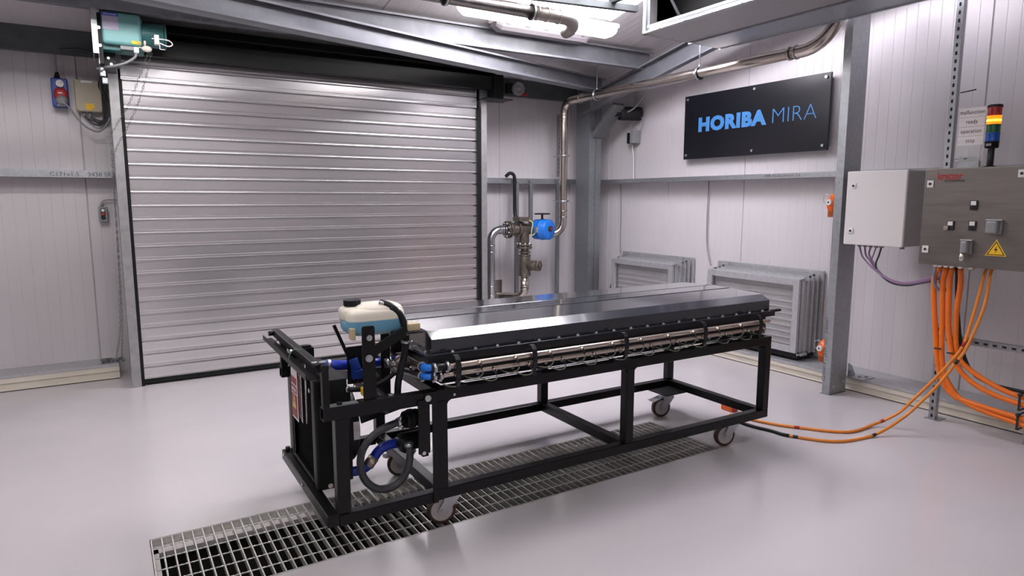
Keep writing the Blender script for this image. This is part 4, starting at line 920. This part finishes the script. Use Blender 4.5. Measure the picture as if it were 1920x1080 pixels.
for i, (y_, z) in enumerate(((2.046,1.336),(1.926,1.339),(1.928,1.460))):
    o = MB().box(KX-.010,KX,y_-.020,y_+.020,z-.028,z+.028).build('switch_block', 'text', kc, .002)
    MB().box(KX-.012,KX-.010,y_-.014,y_+.014,z+.001,z+.025).build('label', 'paper', o)
    if i == 0: MB().cyl((KX-.010,y_+.012,z-.014),(KX-.028,y_+.020,z-.014),.014,18).build('key_switch', 'brass', o)
    else: MB().cyl((KX-.010,y_,z-.014),(KX-.015,y_,z-.014),.010,16).build('button', 'dark', o)
for i, (y_, z, w_) in enumerate(((1.805,1.336,.07),(1.940,1.212,.05))):
    o = MB().box(KX-.014,KX,y_-w_/2,y_+w_/2,z-.042,z+.042).build('connector_base', 'grey', kc, .004)
    MB().box(KX-.062,KX-.016,y_-w_/2+.006,y_+w_/2-.004,z-.038,z+.036).build('connector_hood', 'grey', o, .012)
    MB().box(KX-.04,KX-.01,y_-w_/2-.006,y_+w_/2+.006,z+.036,z+.044).build('locking_lever', 'zinc', o, .002)
    if i: MB().cyl((KX-.042,y_+.008,z-.036),(KX-.042,y_+.010,z-.085),.015,14).cyl((KX-.042,y_+.009,z-.052),(KX-.042,y_+.009,z-.062),.019,6).build('cable_gland', 'brass', o)
tr = MB(); tz, ty, s_ = 1.198, 1.792, .050
def tri(k, x_): return [(x_, ty+k, tz-k*.55), (x_, ty-k, tz-k*.55), (x_, ty, tz+k*1.18)]
tr.sweep([(a[1]-ty, a[2]-tz) for a in tri(.056,0)], (KX-.0005,ty,tz), (KX-.0025,ty,tz), (0,1,0), (0,0,1)); o = tr.build('warning_sign', 'yellow', kc, .0015)
b = MB(); P1, P2 = tri(.047,KX-.003), tri(.039,KX-.003); b.add(P1+P2, [(0,1,4,3),(1,2,5,4),(2,0,3,5)]); b.build('triangle_border', 'text', o)
b = MB(); b.add([(KX-.003,ty-.006,tz+.030),(KX-.003,ty+.011,tz+.002),(KX-.003,ty+.000,tz+.002),(KX-.003,ty+.005,tz-.018),(KX-.003,ty-.010,tz+.010),(KX-.003,ty+.000,tz+.010),(KX-.003,ty-.000,tz+.022)], [(0,1,2,3,4,5,6)]); b.build('lightning_bolt', 'text', o)
for y_ in (2.195,2.17,2.135,2.10,2.05,1.99): MB().cyl((4.60,y_,KZ0+.004),(4.60,y_,KZ0-.028),.019,12).cyl((4.60,y_,KZ0-.008),(4.60,y_,KZ0-.018),.024,6).build('cable_gland', 'brass', kc)
# struts carrying it
def perf(label, y_, z0_, z1_, x_=4.73):
    o = thing('perforated_strut', label, 'strut', (0,0,0), group='perforated struts around the control cabinet')
    MB().sweep([(0,0),(.041,0),(.041,.041),(.037,.041),(.037,.004),(.004,.004),(.004,.041),(0,.041)], (x_,y_+.0205,z0_), (x_,y_+.0205,z1_), (0,-1,0), (1,0,0)).build('channel', 'galv', o)
    b = MB(); z = z0_+.03
    while z < z1_-.02: b.sweep([(.0065*math.cos(a*math.pi/5), .0065*math.sin(a*math.pi/5)+(.006 if 0 <= a <= 5 else -.006)) for a in (0,1,2,3,4,5,5.001,6,7,8,9,10)], (x_-.0012,y_,z), (x_+.001,y_,z), (0,1,0), (0,0,1)); z += .05
    b.each('slot', 'dark', o); return o
o = perf('perforated strut standing on the floor below the left edge of the control cabinet', 2.205, .0, .66)
MB().box(4.725,4.83,2.16,2.25,0,.005).build('foot_plate', 'galv', o)
o = perf('tall perforated strut rising behind the warning light labels to the ceiling', 2.250, KZ1+.01, 3.4, 4.735)
o = perf('perforated strut standing on the floor at the right edge of the photo', 1.655, .0, 1.06)
o = thing('perforated_strut', 'horizontal perforated strut crossing behind the orange cables', 'strut', (0,0,0), group='perforated struts around the control cabinet')
MB().sweep([(0,0),(.041,0),(.041,.041),(.037,.041),(.037,.004),(.004,.004),(.004,.041),(0,.041)], (4.775,2.18,.55), (4.775,1.45,.55), (0,0,1), (1,0,0)).build('channel', 'galv', o)
b = MB()
for k in range(13): y_ = 2.15-k*.052; b.box(4.7738,4.776,y_-.012,y_+.012,.564,.577)
b.each('slot', 'dark', o); MB().add([(4.774,1.72,.59),(4.774,1.68,.55),(4.774,1.68,.46),(4.774,1.70,.46),(4.774,1.70,.54),(4.774,1.74,.58)],[(0,1,2,3,4,5)]).build('corner_brace', 'blackm', o)
# tie wraps
b = MB(); b.cyl((4.728,2.20,2.17),(4.70,2.10,2.175),.004,6).cyl((4.728,2.20,1.75),(4.70,2.12,1.752),.004,6); tag(b.build('cable_tie', 'text'), 'black cable tie ends on the tall perforated strut', 'cable tie')
# signal tower
tw = thing('signal_tower', 'signal tower with red, lit amber, green and blue lenses on the control cabinet', 'signal light', (4.56,1.925,KZ1)); tw.scale = (1,1,.94)
b = MB(); b.lathe([(.047,0),(.047,.004),(.030,.008),(.018,.014),(.0175,.125),(.018,.127)], (0,0,0), (0,0,1), 24); b.build('pole', 'rubber', tw)
MB().lathe([(.030,.122),(.036,.126),(.036,.157),(.038,.158),(.038,.164)], (0,0,0), (0,0,1), 28).build('base', 'rubber', tw)
zz = .164
for m_ in ('lampb','lampg','lampo','lampr'):
    pr = [(.035,0),(.036,.002),(.036,.046),(.038,.047),(.038,.053)]
    o = MB().lathe(pr, (0,0,zz), (0,0,1), 28).build('lens', m_, tw, label) if False else MB().lathe(pr, (0,0,zz), (0,0,1), 28).build('lens', m_, tw)
    o['label'] = {'lampb':'blue lens','lampg':'green lens','lampo':'lit amber lens','lampr':'red lens'}[m_]
    if m_ == 'lampo': MB().lathe([(.0355,0),(.0368,.004),(.0368,.012),(.0355,.016)], (0,0,zz+.016), (0,0,1), 28).build('glowing_band', 'lampy', o)
    zz += .053
MB().lathe([(.039,0),(.039,.012),(.034,.016),(.005,.017)], (0,0,zz), (0,0,1), 28).build('cap', 'rubber', tw)
b = MB(); b.box(-.0372,-.0362,-.012,.016,.135,.150); b.build('maker_label', 'grey', tw)
# label plate
lb = thing('signal_label_plate', 'clear plate with four white word labels beside the signal tower', 'label', (4.70,2.030,1.735))
MB().box(0,.004,0,.158,0,.335).build('plate', 'clear', lb)
for k, s_ in enumerate(('stop','operation','ready','malfunction')):
    z = .098+k*.0585; o = MB().box(-.0015,0,.004,.150,z,z+.056).build('label_strip', 'paper', lb)
    text('lettering', s_, .036, 'text', lb, (-.0022,.077,z+.018), RW, align='CENTER', sx=.74, space=1.12, ext=.0003)
b = MB(); [b.cyl((-.002,y_,.022),(0,y_,.022),.005,10) for y_ in (.02,.13)]; b.each('screw', 'zinc', lb)
MB().box(.004,.03,.02,.14,-.047,.03).build('foot', 'galv', lb)
# orange cables
THICK = {'A':[(4.60,2.17,1.06),(4.64,2.22,.97),(4.655,2.203,.715),(4.655,2.162,.430),(4.655,2.130,.322),(4.655,2.054,.226),(4.655,1.920,.199),(4.655,1.685,.180),(4.66,1.45,.175)],
 'B':[(4.60,2.135,1.06),(4.64,2.165,.95),(4.655,2.157,.722),(4.655,2.134,.436),(4.655,2.082,.295),(4.655,1.964,.192),(4.655,1.672,.142),(4.66,1.42,.13)],
 'C':[(4.60,2.10,1.06),(4.64,2.125,.95),(4.655,2.111,.642),(4.655,2.061,.451),(4.655,1.965,.345),(4.655,1.834,.290),(4.655,1.682,.265),(4.66,1.45,.25)],
 'D':[(4.60,2.05,1.06),(4.64,2.060,.95),(4.665,2.079,.734),(4.67,2.054,.503),(4.67,1.970,.409),(4.67,1.816,.336),(4.67,1.676,.305),(4.67,1.45,.29)]}
TL = {'A':'thick orange cable hanging leftmost under the control cabinet','B':'thick orange cable second from the left under the control cabinet','C':'thick orange cable third from the left under the control cabinet','D':'thick orange cable rightmost of the four under the control cabinet'}
for k, pts in THICK.items(): cable('power_cable', TL[k], pts, .0165, 'orange', 12)
cable('power_cable', 'black cable running behind the thick orange cables', [(4.62,2.08,1.06),(4.68,2.087,.831),(4.685,2.042,.555),(4.685,1.969,.397),(4.685,1.858,.345),(4.685,1.677,.335),(4.69,1.45,.32)], .011, 'rubber', 10)
cable('cable', 'grey cable curling from the first gland under the control cabinet', [(4.60,2.195,1.06),(4.60,2.205,1.0),(4.62,2.20,.93),(4.68,2.17,.88)], .009, mat('grey blue cable', (.25,.26,.33,1), .4))
cable('cable', 'grey cable looping behind the first thick orange cable', [(4.60,2.17,1.06),(4.63,2.175,1.0),(4.66,2.19,.95),(4.69,2.16,.90)], .008, mat('grey blue cable', (.25,.26,.33,1), .4))
T1 = [(4.60,1.887,1.09),(4.540,1.888,1.05),(4.520,1.907,.867),(4.500,1.949,.603),(4.480,2.014,.466),(4.450,2.100,.322),(4.410,2.174,.203),(4.360,2.237,.10),(4.252,2.330,.018),(3.975,2.354,.010),(3.760,2.612,.010),(3.696,2.729,.010),(3.655,2.86,.010),(3.62,2.98,.010)]
T2 = [(4.60,1.860,1.09),(4.540,1.858,1.05),(4.520,1.865,.849),(4.490,1.923,.597),(4.460,1.973,.472),(4.420,2.031,.343),(4.360,2.103,.211),(4.270,2.165,.10),(4.062,2.221,.014),(3.767,2.287,.010),(3.607,2.501,.010),(3.585,2.62,.010),(3.555,2.74,.010),(3.545,2.90,.010)]
def taped(label, pts, m2, where):
    o = cable('power_cable', label, pts, .0095, 'orange2', 12)
    P = spl(pts)
    for w_ in where:
        i = min(range(1, len(P)-1), key=lambda j: (P[j]-V(w_)).length); d = (P[i+1]-P[i-1]).normalized()
        MB().cyl(P[i]-d*.016, P[i]+d*.016, .0105, 12).build('tape_band', m2, o)
    return o
taped('thin orange cable with red tape bands crossing the floor to the trolley', T1, 'red', [(4.331,2.324,.02),(3.782,2.585,.01),(4.5,1.95,.62)])
o = taped('thin orange cable with black tape bands crossing the floor to the trolley', T2, 'text', [(4.08,2.221,.014),(3.622,2.472,.01),(4.46,1.967,.497)])
_p = spl(T2); MB().tube(_p[60:], .0115, 12).build('black_sleeve', 'rubber', o)
o = thing('cable_plug', 'orange and red plug on the floor beyond the trolley', 'plug', (3.72,3.07,0)); MB().box(-.035,.035,-.05,.05,0,.05).build('body', 'orangep', o, .008); MB().box(-.03,.02,-.055,-.045,.01,.04).box(.0,.03,-.04,.04,.05,.058).build('latch', 'red', o, .003)
# ties gathering the thick cables
b = MB()
for (y_, z, s_) in ((2.160,.515,0),(2.082,.50,0)):
    b.bar((4.637,y_+.022,z),(4.637,y_-.022,z+.004),.004,.008)
tag(b.build('cable_tie', 'text'), 'black ties strapping the thick orange cables in mid air', 'cable tie')
b = MB()
for z0_, z1_ in ((.23,.325),(.11,.20)): b.box(4.632,4.636,1.672,1.684,z0_,z1_); b.box(4.632,4.73,1.672,1.684,z1_,z1_+.004); b.box(4.632,4.73,1.672,1.684,z0_-.004,z0_); b.ell((4.635,1.678,z1_),.012,.014,.012,10,6)
tag(b.build('cable_tie', 'text'), 'black ties strapping the orange cables to the right hand strut', 'cable tie')
bpy.context.view_layer.update()
